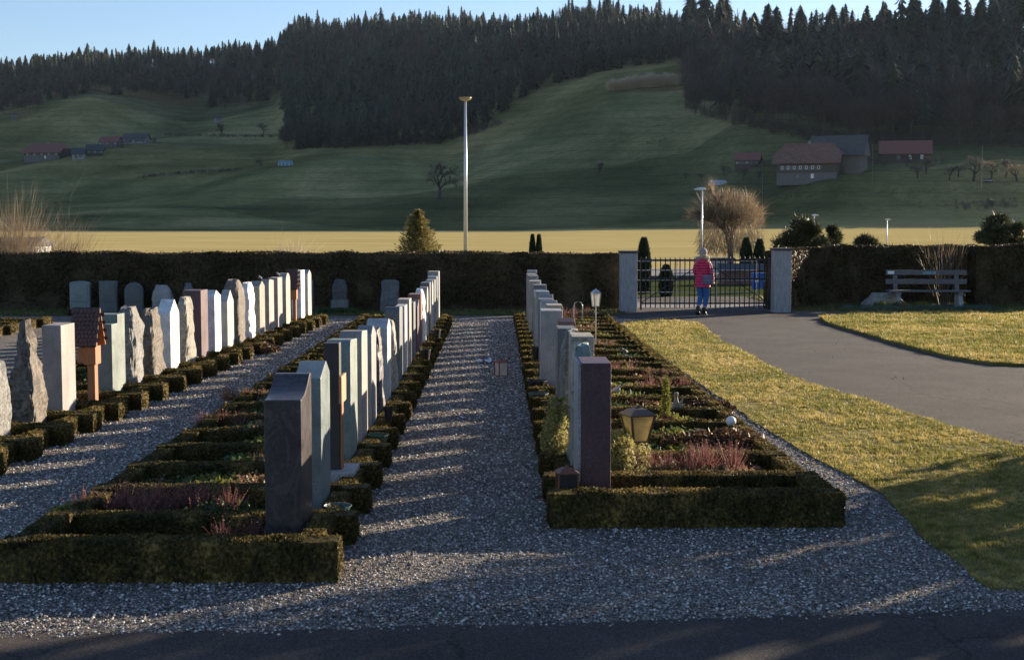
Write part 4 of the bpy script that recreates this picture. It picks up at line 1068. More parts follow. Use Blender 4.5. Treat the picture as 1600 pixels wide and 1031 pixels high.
# ------------------------------------------------------------------ person walking to the gate
def skin(name, chains, m, parent, sub=2, loc=None):
    """chains: list of lists of (x,y,z,rx,ry); first vertex of the first is root. shared points are merged"""
    V = []; E = []; Rr = []; idx = {}
    for ch in chains:
        prev = None
        for (x, y, z, rx, ry) in ch:
            k = (round(x, 4), round(y, 4), round(z, 4))
            if k not in idx: idx[k] = len(V); V.append((x, y, z)); Rr.append((rx, ry))
            i = idx[k]
            if prev is not None and prev != i: E.append((prev, i))
            prev = i
    me = bpy.data.meshes.new(name); me.from_pydata(V, E, []); me.materials.append(m)
    o = ob(name, me, parent, loc)
    md = o.modifiers.new('skin', 'SKIN'); md.use_smooth_shade = True
    for i, r_ in enumerate(Rr): me.skin_vertices[0].data[i].radius = r_
    me.skin_vertices[0].data[0].use_root = True
    o.modifiers.new('sub', 'SUBSURF').levels = sub; o.modifiers['sub'].render_levels = sub
    return o
pp = gnd(1097, 492); s_ = 1.0
person = thing('person', 'person in pink quilted coat, blue jeans and grey knit hat walking to the gate', 'person', (pp.x, pp.y, .006), R(-30))
m_skin = plain('skin', (.55, .33, .26), .5, 0, 8, .08)
m_jeans = plain('blue_denim', (.03, .11, .30), .8, 0, 60, .3)
m_coat, nt, b = mat('pink_quilted_nylon')
n = noi(nt, 10, 3); r = ramp(nt, n.outputs[0], [(.3, (.52, .025, .085)), (.7, (.75, .055, .15))]); nt.links.new(r.outputs[0], b.inputs['Base Color']); b.inputs['Roughness'].default_value = .5
tc = nd(nt, 'ShaderNodeTexCoord'); wv = nd(nt, 'ShaderNodeTexWave', wave_type='BANDS', bands_direction='Z'); wv.inputs['Scale'].default_value = 4.6; wv.inputs['Distortion'].default_value = .4
nt.links.new(tc.outputs['Object'], wv.inputs['Vector']); bump(nt, b, wv.outputs[0], .9, .03)
# body: pelvis root, legs in stride, spine, neck, head, arms; one continuous surface
body = skin('body', [
 [(0, 0, .88, .13, .10), (0, .01, 1.05, .12, .09), (0, .02, 1.25, .14, .10), (0, .02, 1.36, .09, .07), (0, .035, 1.42, .05, .05), (0, .045, 1.49, .062, .07), (0, .055, 1.56, .077, .092), (0, .05, 1.63, .062, .078)],
 [(0, 0, .88, .13, .10), (.085, .0, .80, .09, .10), (.10, .05, .47, .058, .065), (.07, -.04, .12, .038, .045), (.07, -.05, .07, .035, .045)],
 [(0, 0, .88, .13, .10), (-.085, .0, .80, .09, .10), (-.05, .03, .47, .058, .065), (-.06, -.16, .14, .038, .045), (-.06, -.18, .09, .035, .045)],
 [(0, .02, 1.36, .09, .07), (.17, .02, 1.34, .055, .055), (.215, .01, 1.08, .04, .042), (.24, .11, .90, .028, .03), (.245, .14, .85, .03, .02)],
 [(0, .02, 1.36, .09, .07), (-.17, .02, 1.34, .055, .055), (-.22, .03, 1.08, .04, .042), (-.18, .17, .93, .028, .03), (-.17, .20, .90, .03, .02)]], m_skin, person)
# nose, ears and fingers
f = M(); f.lathe([(.0, -.02), (.014, -.018), (.008, .012), (0, .02)], 6, (0, .145, 1.565))
for sg in (-1, 1): f.lathe([(0, -.028), (.012, -.015), (.014, .01), (0, .028)], 6, (sg * .078, .05, 1.565))
f.obj('face_features', m_skin, person, smooth=True)
f = M(); 
for sg in (-1, 1): f.lathe([(0, -.007), (.012, 0), (0, .007)], 8, (sg * .03, .138, 1.585))
f.obj('eyes', m_black, person, smooth=True)
for hx, hy, hz in ((.245, .14, .85), (-.17, .20, .90)):
    fm = M(); sg = 1 if hx > 0 else -1
    for i, ln in enumerate((.065, .075, .07, .055)):
        bx_ = hx + sg * .004; by = hy + .012 + (i - 1.5) * .018; fm.tube([(bx_, by, hz - .02), (bx_ + sg * .004, by + .012, hz - .02 - ln * .5), (bx_ - sg * .012, by + .02, hz - .02 - ln * .9), (bx_ - sg * .024, by + .018, hz - .02 - ln)], [.0095, .009, .008, .006], 6)
    fm.tube([(hx - sg * .01, hy + .03, hz + .01), (hx - sg * .025, hy + .055, hz - .02), (hx - sg * .03, hy + .06, hz - .045)], [.011, .010, .008], 6)
    fm.obj('fingers', m_skin, person, smooth=True)
skin('jeans', [[(0, 0, .90, .150, .125), (0, 0, .97, .14, .11)],
 [(0, 0, .90, .150, .125), (.085, .0, .79, .102, .112), (.10, .05, .47, .068, .078), (.075, -.02, .18, .05, .056)],
 [(0, 0, .90, .150, .125), (-.085, .0, .79, .102, .112), (-.05, .03, .47, .068, .078), (-.06, -.12, .21, .05, .056)]], m_jeans, person)
def loft(rings, n=20):
    V = []; F = []
    for (cx, cy, z, rx, ry) in rings:
        for j in range(n):
            a = 2 * math.pi * j / n; V.append((cx + rx * math.cos(a), cy + ry * math.sin(a), z))
    for i in range(len(rings) - 1):
        for j in range(n):
            k = (j + 1) % n; F.append((i * n + j, i * n + k, (i + 1) * n + k, (i + 1) * n + j))
    return M().add(V, F)
rg_ = []
for z in np.linspace(.70, 1.40, 29):
    q = (z - .70) / .70; rx = .205 - .035 * math.sin(q * 2.6) ** 2 * (1 if q < .7 else .4); 
    if q > .86: rx *= 1 - (q - .86) * 2.4
    puff = 1 + .035 * abs(math.sin(q * 28)); rg_.append((0, .012, z, rx * puff, rx * .78 * puff))
coat = loft(rg_); coat.obj('coat', m_coat, person, smooth=True)
for sg, ch in ((1, [(.155, .02, 1.345, .07, .072), (.20, .015, 1.22, .066, .066), (.222, .01, 1.08, .060, .062), (.24, .09, .93, .046, .048), (.243, .105, .90, .045, .045)]), (-1, [(-.155, .02, 1.345, .07, .072), (-.20, .02, 1.22, .066, .066), (-.225, .03, 1.08, .060, .062), (-.19, .15, .95, .046, .048), (-.185, .16, .935, .045, .045)])):
    skin('sleeve', [ch], m_coat, person)
n = 900; a = RNG.uniform(0, 6.28, n); P = np.column_stack([np.cos(a) * .15 * RNG.uniform(.75, 1.1, n), .0 + np.sin(a) * .115 * RNG.uniform(.75, 1.1, n) - .02, 1.43 - .035 * np.sin(a) * -1 + RNG.normal(0, .022, n)])
D = P - np.array([0, 0, 1.36]) + RNG.normal(0, .05, (n, 3)); D /= np.linalg.norm(D, axis=1)[:, None]
V, F = blades(P, D, .055, .012); fu = M().add(V, F)
tor = [];
fu.obj('fur_collar', leaf_mat('pale_fur', [(.45, .38, .28), (.75, .68, .55)], 30, .3), person, weld=False)
loft([(0, -.05, 1.28, .10, .09), (0, -.07, 1.34, .14, .12), (0, -.06, 1.40, .145, .11), (0, -.03, 1.44, .12, .09)], 16).obj('hood', m_coat, person, smooth=True)
loft([(0, .02, 1.44, .075, .07), (0, .025, 1.50, .088, .085), (0, .03, 1.56, .088, .09)], 16).obj('hair', plain('fair_hair', (.42, .30, .17), .6, 0, 60, .3), person, smooth=True)
loft([(0, .045, 1.545, .096, .108), (0, .045, 1.57, .100, .112), (0, .045, 1.62, .097, .106), (0, .04, 1.66, .078, .085), (0, .035, 1.69, .045, .05), (0, .035, 1.70, .004, .004)], 18).obj('knit_hat', plain('grey_knit', (.33, .29, .29), .95, 0, 90, .4, .8), person, smooth=True)
for (x, y, z, rt) in ((.07, -.05, 0, 0), (-.06, -.19, .035, .35)):
    bo = M(); V = []
    bo.box(-.045, .045, -.075, .17, 0, .028).obj('boot_sole', m_black, person, loc=(x, y, z)).rotation_euler.x = -rt
    o = skin('boot', [[(0, 0, .22, .058, .06), (0, 0, .12, .052, .06), (0, -.01, .06, .045, .05), (0, .06, .055, .044, .035), (0, .13, .045, .036, .026)]], m_black, person, loc=(x, y, z)); o.rotation_euler.x = -rt
# the bag
bg_ = thing('shoulder_bag', 'grey shoulder bag hanging at the right hip of the person', 'bag', (pp.x + .10, pp.y - .22, .93), R(-30))
mb = plain('grey_bag_leather', (.13, .12, .19), .6, 0, 30, .2)
loft([(0, 0, -.14, .11, .035), (0, 0, -.10, .135, .055), (0, 0, .0, .125, .055), (0, 0, .08, .10, .04), (0, 0, .10, .09, .02)], 18).obj('bag_body', mb, bg_, smooth=True)
M().lathe([(0, .095), (.11, .09), (.112, .03), (.1, .0)], 16, (0, -.008, 0)).obj('flap', mb, bg_).scale = (1.1, .55, 1)
M().tube([(.08, .0, .08), (.05, .03, .26), (.0, .09, .50), (-.06, .16, .49), (-.13, .2, .3), (-.1, .06, .1), (-.09, 0, .08)], [.008] * 7, 6).obj('strap', mb, bg_)
# ------------------------------------------------------------------ lanterns and small things on the graves
def lantern(label, loc, s, mm_, mg, cat='lantern', foot=0, taper=.72, rz=.6, grp=None, wr=.34):
    """four-sided lantern with tapering glass, bars and pyramid roof; s = body height"""
    t = thing('grave_lantern', label, cat, loc, rz, grp); a = s * wr; b_ = a * taper; h = s * .72
    q = math.sqrt(2)
    M().lathe([(b_ * .93 * q, .03 * s), (a * .95 * q, h)], 4, rot=math.pi / 4).obj('glass', mg, t)
    fr = M()
    for i in range(4):
        an = math.pi / 4 + i * math.pi / 2; c, d = math.cos(an) * q, math.sin(an) * q
        fr.bar((b_ * c, b_ * d, 0), (a * c, a * d, h), .05 * s, .05 * s)
    fr.lathe([(b_ * 1.05 * q, 0), (b_ * 1.05 * q, .04 * s)], 4, rot=math.pi / 4); fr.obj('frame', mm_, t)
    M().lathe([(a * 1.12 * q, h), (a * 1.14 * q, h + .03 * s), (a * .55 * q, h + .17 * s), (a * .2 * q, h + .2 * s), (a * .2 * q, h + .23 * s), (0, h + .28 * s)], 4, rot=math.pi / 4).obj('roof', mm_, t)
    if foot: M().tube([(0, 0, -foot), (0, 0, 0)], [.008, .008], 6).obj('stake', mm_, t)
    return t
Yl = 12.4; p = dep(996, 690, Yl)
lantern('large brown lantern with amber glass among the plants of the right row', p, .34, m_brownm, m_amber, foot=.35, rz=.35, taper=.58)
p = dep(886, 769, 10.55); o = lantern('small dark lantern beside the purple slab gravestone', (p.x, p.y, .21), .22, m_copper, m_black, taper=1.0, rz=.1)
p = dep(931, 479, 24.0); lantern('small zinc lantern on a tall thin stake in the right row', p, .32, m_silver, m_pane, foot=p.z, rz=.3, wr=.2, taper=.7)
# lantern on hooked rod over the gravel walk
b0 = gnd(830, 598); Yh = b0.y; t = thing('lantern_hook', 'thin bent hook rod leaning over the gravel walk', 'hook rod', (b0.x, Yh, 0))
pts = [dep(x, y, Yh) - Vector((b0.x, Yh, 0)) for x, y in ((832, 600), (815, 566), (804, 549), (797, 543), (790, 541), (785, 545), (784, 553))]
M().tube([tuple(q) for q in pts], [.006] * len(pts), 6).obj('rod', m_copper, t, smooth=True)
p = dep(783, 587, Yh); lantern('glass lantern with rusty copper roof hanging from the hook rod', p, .27, m_copper, m_pane, taper=.92, rz=.5, wr=.27)
# two arched rods in the right row
p = gnd(876, 520); t = thing('arched_rod', 'thin arched metal rod behind the gravestones of the right row', 'rod', (p.x - .02, 22.5, 0))
z = dep(876, 471, 22.5).z; M().tube([(-.07, 0, 0), (-.07, 0, z - .08), (-.05, 0, z - .02), (0, 0, z), (.05, 0, z - .02), (.07, 0, z - .08), (.07, 0, z - .3)], [.008] * 7, 6).obj('rod', m_steel, t, smooth=True)
# white glass ball, bird, owl figure, plastic pieces
p = dep(1142, 658, 14.4); t = thing('glass_ball', 'white glass ball on a short stake in the right row', 'ball', p)
M().lathe([(0, -.055)] + [(.055 * math.sin(a), -.055 * math.cos(a)) for a in np.linspace(.2, 2.95, 12)] + [(0, .055)], 18).obj('ball', m_whitep, t, smooth=True); M().tube([(0, 0, -.2), (0, 0, -.05)], [.008, .008], 6).obj('stake', m_steel, t)
def bird(loc, s, label, m, rz=0, base=True):
    t = thing('bird_figure', label, 'bird figure', loc, rz)
    skin('body', [[(0, 0, .4 * s, .22 * s, .24 * s), (.25 * s, 0, .42 * s, .16 * s, .16 * s), (.5 * s, 0, .36 * s, .07 * s, .04 * s)], [(0, 0, .4 * s, .22 * s, .24 * s), (-.18 * s, 0, .6 * s, .13 * s, .13 * s), (-.24 * s, 0, .8 * s, .12 * s, .12 * s), (-.36 * s, 0, .79 * s, .05 * s, .04 * s), (-.42 * s, 0, .77 * s, .02 * s, .02 * s)]], m, t)
    if base: M().lathe([(.42 * s, 0), (.45 * s, .08 * s), (.2 * s, .16 * s), (0, .18 * s)], 14).obj('base', m, t)
Yb = 17.2; p = dep(963, 619, Yb); bird((p.x, Yb, p.z), .17, 'small grey stone dove figure in the right row', G['lightgrey'], 2.6)
p = dep(975, 556, 22.0); bird((p.x, 22.0, p.z), .16, 'small dark stone bird figure near the gravel strip of the right row', G['darkgrey'], .4)
for k, lab in ((14, 'tiny stone bird sitting on the olive-grey gabled gravestone'), (16, 'tiny rounded stone figure sitting on the pinkish flat gravestone')):
    q = rowA_pt(-.56, 1.42 + SA * k + .25); bird((q.x, q.y, rowA[k][2]), .13, lab, G['rock'], 1.0, False)
p = gnd(757, 567); mm = M(); nx_, ny_ = 10, 7; V = []
for j in range(ny_ + 1):
    for i in range(nx_ + 1):
        u_, v_ = i / nx_, j / ny_; V.append((-.11 + .22 * u_ + .02 * nz(v_ * 3, 1), -.12 + .24 * v_ + .03 * nz(u_ * 3, 2), .015 + .05 * abs(nz(u_ * 3.5, v_ * 3.5, 4)) * 2))
mm.add(V, [(j * 11 + i, j * 11 + i + 1, (j + 1) * 11 + i + 1, (j + 1) * 11 + i) for j in range(ny_) for i in range(nx_)])
o = mm.obj('crumpled_cloth', m_whitep, loc=p, smooth=True); tag(o, 'crumpled white cloth lying on the gravel walk', 'cloth')
def pot(loc, r, h, m, label, cat='pot', name='grave_pot'):
    o = M().lathe([(r * .7, 0), (r, h), (r * 1.06, h), (r * 1.06, h * .92), (r * .9, h * .9), (r * .8, h * .5), (0, h * .5)], 14).obj(name, m, loc=loc, smooth=False); return tag(o, label, cat)
p = dep(819, 540, 21.5); pot((.60, 21.3, .18), .07, .22, m_black, 'black flower vase behind a gravestone in the right row', 'vase', 'flower_vase')
pot((.52, 17.9, .1), .13, .16, m_black, 'black round pot between the hedges of the right row')
pot((.50, 16.7, .1), .12, .14, plain('dark_green_pot', (.05, .07, .06), .5), 'dark green pot near the foot of the hook rod')
pot((-1.16, 14.55, .2), .05, .16, m_black, 'small black vase in the middle row behind the pinkish gravestone', 'vase', 'flower_vase')
pot((-1.17, 13.45, .13), .10, .10, plain('green_glazed', (.04, .08, .05), .4), 'dark green bowl behind the green gravestone', 'bowl', 'bowl')
pot((-1.18, 10.05, .15), .10, .07, plain('teal_dish', (.04, .09, .09), .4), 'teal dish at the foot of the blue-green gravestone', 'dish', 'dish')
for i, (x, y) in enumerate(((-1.13, 25.5), (-1.12, 21.4))): pot((x, y, .15), .08, .2, m_black, ['black vase in the far part of the middle row', 'black vase in the middle part of the middle row'][i], 'vase', 'flower_vase')
# plants on the graves -------------------------------------------------------
def plant_at(x, y, z, name, me, label, cat, grp, rz=0, sc=1):
    o = ob(name, me, None, (x, y, z), rz); o.scale = (sc, sc, sc); return tag(o, label, cat, grp)
def lp(px, py, z=.08): return gnd(px, py, z)
heath = [(1110, 737, HEABIG, 'large pink heather tuft in front of the brown lantern', 1.0), (1020, 738, HEABIG, 'pink heather tuft left of the largest tuft, under the brown lantern', .72), (240, 800, HEA[0], 'pinkish heather in the second front grave of the middle row', 1.3),
         (180, 800, HEA[1], 'pinkish heather at the left end of the second grave', 1.1), (310, 800, HEA[0], 'pinkish heather at the right of the second grave of the middle row', 1.1), (392, 842, HEA[1], 'reddish heather left of the dark veined gravestone', .9),
         (900, 500, HEA[0], 'far heather at the end of the right row', 1.6), (1040, 612, HEA[0], 'pink heather behind the green cypress in the right row', 1.2), (960, 585, HEA[1], 'pinkish heather beside the stone dove', 1.1), (935, 545, HEA[2], 'brownish heather under the zinc lantern', 1.3),
         (965, 700, HEA[1], 'heather at the foot of the variegated bush', .9), (1010, 590, HEA[3], 'faded heather in the middle of the right row', 1.2), (385, 625, HEA[3], 'faded heather left of the dark veined gravestone, further back', 1.3), (345, 665, HEA[1], 'red-brown heather at the left of the middle row', 1.0), (905, 520, HEA[2], 'brownish heather below the far heather of the right row', 1.4)]
for i, (px, py, me, lab, sc) in enumerate(heath):
    p = lp(px, py, .10); plant_at(p.x, p.y, .08, 'heather_plant', me, lab, 'heather', 'heather tufts on the graves', random.uniform(-.2, .2), sc)
p = lp(968, 735, .1); tag(clump((p.x + .02, p.y + .2, .05), (.30, .62, .60), 5200, .024, m_ivy, 'variegated_shrub'), 'yellow variegated shrub right of the purple slab gravestone', 'shrub')
tag(clump((.57, 12.9, .05), (.15, .62, .88), 4800, .022, m_ivy, 'ivy_bush'), 'variegated ivy bush on the walk side of the right row', 'ivy')
for px, py, rr, lab in ((1120, 705, (.56, .30, .36), 'dark bronze-leaved ground shrub behind the big heather'), (1000, 642, (.34, .3, .2), 'bronze-leaved shrub beside the stone dove'), (1100, 640, (.36, .28, .2), 'bronze-leaved shrub right of the green cypress'), (1045, 690, (.3, .25, .16), 'low bronze-leaved shrub behind the brown lantern')):
    p = lp(px, py); tag(clump((p.x, p.y, .05), rr, 1900, .03, m_bronze, 'bronze_shrub'), lab, 'shrub', 'bronze-leaved shrubs')
p = lp(1040, 668); t = thing('dwarf_cypress', 'pointed dwarf cypress among brown leaves in the right row', 'cypress', (p.x, p.y, .05))
conifer(.58, .13, 1500, .017, 31, tiers=12).obj('crown', m_moss, t, weld=False); M().tube([(0, 0, 0), (0, 0, .4)], [.012, .004], 5).obj('trunk', m_bark, t); 
tag(clump((p.x - .03, p.y - .12, .05), (.2, .16, .26), 900, .03, plain('rusty_leaves', (.24, .09, .04), .7, 0, 20, .5), 'rusty_plant'), 'rusty brown plant at the foot of the dwarf cypress', 'plant')
p = lp(1056, 655); t = thing('angel_figure', 'small pale angel figure right of the dwarf cypress', 'figurine', (p.x, p.y, .1))
skin('body', [[(0, 0, .04, .06, .05), (0, 0, .12, .05, .04), (0, 0, .2, .03, .03), (0, 0, .235, .016, .016), (0, 0, .27, .033, .033), (0, 0, .295, .025, .025)]], G['pinkgrey'], t); M().prism([(0, .1), (.09, .25), (.05, .08)], -.02, 0, axis='y').prism([(0, .1), (-.09, .25), (-.05, .08)], -.02, 0, axis='y').obj('wings', G['pinkgrey'], t)
for px, py, rr, m, nm, lab, cat in ((1010, 690, (.26, .2, .12), m_bluegreen, 'ground_cover', 'blue-green cushion plant behind the brown lantern', 'cushion plant'), (1080, 668, (.25, .18, .1), m_bluegreen, 'ground_cover', 'blue-green cushion plant left of the white ball', 'cushion plant'),
        (352, 680, (.4, .2, .12), m_bluegreen, 'dwarf_juniper', 'blue-green dwarf juniper in the middle row', 'juniper'), (300, 700, (.35, .2, .1), m_green, 'ground_cover', 'green cushion plant at the left side of the middle row', 'cushion plant'), (118, 800, (.22, .16, .15), m_moss, 'yellow_plant', 'yellow-green plant at the left end of the second grave', 'plant'),
        (410, 690, (.5, .2, .09), m_bluegreen, 'ground_cover', 'grey-green cushion plant in front of the middle graves', 'cushion plant'), (240, 745, (.25, .15, .1), m_green, 'ground_cover', 'small green plant in the fourth grave of the middle row', 'cushion plant'), (945, 600, (.2, .2, .12), m_green, 'ground_cover', 'green cushion plant left of the stone dove', 'cushion plant'),
        (1160, 690, (.16, .2, .12), m_ivy, 'ground_cover', 'light variegated cushion at the edge beside the gravel strip', 'cushion plant'), (900, 540, (.3, .3, .12), m_green, 'ground_cover', 'green cushion plant in the far part of the right row', 'cushion plant'), (1000, 770, (.8, .2, .08), m_bronze, 'ground_cover', 'brown creeping plant in the front grave right of the walk', 'creeper'),
        (530, 485, (.6, .2, .14), m_green, 'fern_plant', 'green leafy plant at the foot of the dark plinth gravestone', 'plant'), (128, 488, (.4, .2, .2), m_bronze, 'brown_plant', 'brown plant in front of the leftmost hedge gravestone', 'plant'), (410, 545, (.3, .3, .2), m_bronze, 'brown_plant', 'brown plant at the end of the middle row', 'plant')):
    p = lp(px, py, .08); tag(clump((p.x, p.y, .04), rr, 1100, .018 + p.y * .0006, m, nm), lab, cat)
# low plant cover on the remaining graves, as one mass per row
def cover(x0, x1, y0, n, sp, label, mset, fr=None):
    for mi, m in enumerate(mset):
        P = []
        for k in range(1, n):
            if random.random() < .72 if mi else True:
                q = 560 if k < 8 else 260; cx = random.uniform(x0 + .3, x1 - .3); cy = y0 + sp * k + .62; w_ = random.uniform(.25, .8)
                a = RNG.uniform(-1, 1, q) * w_; b_ = RNG.uniform(-.26, .26, q); hgt = .13 * (1 - (a / w_) ** 2) * RNG.uniform(.3, 1.1, q)
                X = np.clip(cx + a, x0, x1); pts = np.column_stack([X, cy + b_, .05 + hgt]); P.append(pts)
        P = np.concatenate(P)
        if fr: P = np.array([tuple(fr(-a_[0], a_[1])) [:2] + (a_[2],) for a_ in P])
        V, F = leafq(P, .02 + .0004 * P[:, 1]); tag(M().add(V, F).obj('grave_planting', m, weld=False), label + [' green', ' brown', ' yellowish'][mi] + ' leaves', 'ground cover', kind='stuff')
cover(-3.0, -1.75, 8.7, 23, SP, 'low planting of the middle row,', (m_green, m_heath_brown, m_moss)); cover(1.05, 2.4, 10.25, 22, SP, 'low planting of the right row,', (m_green, m_heath_brown, m_moss))
cover(.7, 1.9, 0, 22, SA, 'low planting of the left row,', (m_green, m_heath_brown), fr=lambda a, s: rowA_pt(a, s))

# unseen evergreen trees added right of the frame to shade the front of the paths
for i, (x, y, h_, W) in enumerate(((11.4, 16.3, 5.6, 3.0), (12.2, 13.4, 6.4, 3.6), (12.9, 9.3, 6.4, 3.4), (13.6, 6.0, 6.6, 3.6), (17.0, 8.5, 8.5, 4.2), (17.5, 3.5, 8.5, 4.2))):
    t = thing('shade_yew', ['added dark shade yew nearest the lawn edge, right of the frame', 'added dark shade yew second from the lawn edge, right of the frame', 'added dark shade yew beside the front road, right of the frame', 'added dark shade yew at the front road bend', 'taller added shade yew behind the row of yews', 'tallest added shade yew farthest along the front road'][i], 'yew', (x, y, 0))
    rg = np.random.default_rng(300 + i); n = 3600; z = rg.uniform(0, 1, n); a = rg.uniform(0, 6.28, n); rr = W / 2 * np.minimum(1, (1.03 - z) * 2.0) ** .6 * rg.uniform(.45, 1.1, n) * (1 + .15 * np.sin(a * 3 + z * 9))
    V, F = leafq(np.column_stack([np.cos(a) * rr, np.sin(a) * rr, .1 + z * h_]), .16, rg); M().add(V, F).obj('crown', m_thuja, t, weld=False); M().tube([(0, 0, 0), (0, 0, h_ * .8)], [.16, .04], 7).obj('trunk', m_bark, t)
# ------------------------------------------------------------------ farm buildings
m_roofr = plain('red_roof_tiles', (.20, .075, .055), .85, 0, 1.5, .25, .3, (1, 1, 6)); m_roofb = plain('old_brown_tiles', (.17, .085, .06), .9, 0, .5, .45, .3, (1, 1, 6)); m_roofg = plain('grey_blue_roof', (.065, .062, .06), .8, 0, .5, .25)
m_timber = plain('dark_farm_timber', (.075, .055, .045), .9, 0, 1, .35, 0, (6, 6, 1)); m_plaster = plain('farm_plaster', (.26, .25, .24), .9, 0, 1, .2); m_tgrey = plain('grey_weathered_timber', (.13, .115, .11), .9, 0, 1, .3, 0, (6, 6, 1)); m_win = plain('dark_window', (.04, .05, .06), .2); m_winf = plain('white_window_frame', (.7, .7, .68), .5)
def farmhouse(label, pxa, pxb, D, py_base, wall_h, roof_h, rz=0, depth=None, hip=.25, mroof=m_roofr, mwall=m_timber, low=None, win=0, doors=0, chim=0, name='farmhouse', over=1.2, gable_front=False, cat='farmhouse', winrow=None):
    D = tdist((pxa + pxb) / 2, py_base, 600 if pxa > 900 else 850, 1700)
    x = ((pxa + pxb) / 2 - 777) / FPX * D; L = (pxb - pxa) / FPX * D - 2 * over * .6; W = depth or L * .7
    z0 = tz(x, D) + .3
    t = thing(name, label, cat, (x, D, z0), rz)
    a = L / 2; b_ = W / 2
    if gable_front:   # ridge along y
        M().prism([(-a, 0), (a, 0), (a, wall_h), (0, wall_h + roof_h * .93), (-a, wall_h)], -b_, b_, axis='y').obj('wall', mwall, t)
        for s in (-1, 1): M().prism([(0, wall_h + roof_h), (s * (a + over), wall_h - .3), (s * (a + over), wall_h - .55), (0, wall_h + roof_h - .3)], -b_ - over, b_ + over, axis='y').obj('roof', mroof, t)
    else:
        M().box(-a, a, -b_, b_, -3, wall_h).obj('wall', mwall, t)
        A, B = a + over, b_ + over; h = A * hip; e = wall_h - .25; top = wall_h + roof_h; gz = e + (top - e) * (.45 if hip else 1)
        V = [(-A, -B, e), (A, -B, e), (A, B, e), (-A, B, e), (-A + h, 0, top), (A - h, 0, top)]
        if hip: # half hip: gable up to gz
            q = (gz - e) / (top - e); V += [(-A, -B * (1 - q), gz), (-A, B * (1 - q), gz), (A, -B * (1 - q), gz), (A, B * (1 - q), gz)]
            rf = M().poly(V, [(0, 1, 8, 5, 4, 6), (2, 3, 7, 4, 5, 9), (6, 4, 7), (8, 9, 5)]); 
            M().poly([(-A + 1, -B + .2, e), (-A + 1, B - .2, e), (-A + 1, B * (1 - q), gz - .1), (-A + 1, -B * (1 - q), gz - .1), (A - 1, -B + .2, e), (A - 1, B - .2, e), (A - 1, B * (1 - q), gz - .1), (A - 1, -B * (1 - q), gz - .1)], [(0, 1, 2, 3), (4, 5, 6, 7)]).obj('gable', mwall, t)
        else:
            rf = M().poly(V, [(0, 1, 5, 4), (2, 3, 4, 5)]); M().poly([(-A + 1, -B + .3, e), (-A + 1, B - .3, e), (-A + 1, 0, top - .3), (A - 1, -B + .3, e), (A - 1, B - .3, e), (A - 1, 0, top - .3)], [(0, 1, 2), (3, 4, 5)]).obj('gable', mwall, t)
        r_ = rf.obj('roof', mroof, t); md = r_.modifiers.new('thick', 'SOLIDIFY'); md.thickness = .25
        if chim: M().box(-.5, .5, -.4, .4, top - 1.2, top + 1.1).obj('chimney', m_plaster, r_)
    if low: M().box(-a - .04, a + .04, -b_ - .05, -b_ + .5, -3, low).obj('ground_floor', m_tgrey, t)
    if winrow:
        zc, cnt, ww, wh = winrow
        M().box(-a * .9, a * .9 if win != 2 else a * .5, -b_ - .10, -b_ - .052, zc - wh * .7 - .15, zc + wh * .7).obj('window_band', m_tgrey, t)
        for i in range(cnt):
            x_ = -a * .82 + (1.5 * a if win == 2 else 1.64 * a) * i / max(1, cnt - 1) * (.82 if win == 2 else 1)
            o = M().box(x_ - ww / 2, x_ + ww / 2, -b_ - .17, -b_ - .11, zc - wh / 2, zc + wh / 2).obj('window', m_winf, t)
            M().box(x_ - ww * .28, x_ + ww * .28, -b_ - .20, -b_ - .172, zc - wh * .38, zc + wh * .38).obj('pane', m_win, o)
    for i in range(doors):
        x_ = -a * .3 + i * a * .5; M().box(x_ - .7, x_ + .7, -b_ - .12, -b_ - .055, 0, 2.1).obj('door', m_winf if i else m_win, t)
    return t
farmhouse('big old farmhouse with broad brown half-hipped roof and row of white windows', 1213, 1312, 610, 282, 7.2, 9.5, R(-22), 15, .32, m_roofb, m_timber, 2.6, 2, 2, 1, over=2.0, winrow=(5.0, 7, 1.1, 1.5))
farmhouse('tall barn with blue-grey roof behind the big old farmhouse', 1268, 1352, 650, 268, 6.5, 9.8, R(-28), 15, 0, m_roofg, m_tgrey, over=2.2, name='barn', cat='barn')
farmhouse('long barn with plain red roof right of the farmhouses', 1374, 1450, 655, 252, 2.8, 6.6, R(-14), 10, 0, m_roofr, m_timber, over=1.6, name='barn', cat='barn', doors=3)
farmhouse('small red-roofed outbuilding left of the big farmhouse', 1147, 1187, 640, 262, 3.0, 3.8, R(-18), 8, 0, m_roofr, m_timber, over=.9, name='outbuilding', cat='outbuilding', winrow=(1.6, 3, .7, .9))
farmhouse('red-roofed farmhouse low on the left hillside', 50, 116, 1000, 251, 4.5, 7.5, R(-15), 18, .25, m_roofr, m_timber, 2.4, 1, 2, 1, over=2.2, winrow=(3.4, 5, 1.3, 1.4))
for i, (a, b_, D, yb, mr, mw, lab) in enumerate(((164, 196, 1060, 231, m_roofr, m_tgrey, 'red-roofed cottage in the cluster on the left slope'), (200, 238, 1090, 226, m_slate, m_plaster, 'white-walled house with dark roof in the left cluster'), (120, 140, 1010, 250, m_slate, m_plaster, 'small white shed right of the red-roofed left farmhouse'), (142, 168, 1030, 244, m_slate, m_timber, 'dark low barn between farmhouse and cottage on the left slope'), (340, 352, 1250, 193, m_slate, m_plaster, 'tiny pale hut high on the left meadow'), (27, 37, 1230, 188, m_roofb, m_tgrey, 'tiny brown hut below the left forest'))):
    farmhouse(lab, a, b_, D, yb, 3.2, 4.6 if b_ - a > 15 else 2, R(-12 + 9 * i), (b_ - a) / FPX * D * .7, 0, mr, mw, over=.8, name='cottage', cat='cottage', winrow=(1.8, 3, .9, 1.0), doors=1 if b_ - a > 15 else 0)
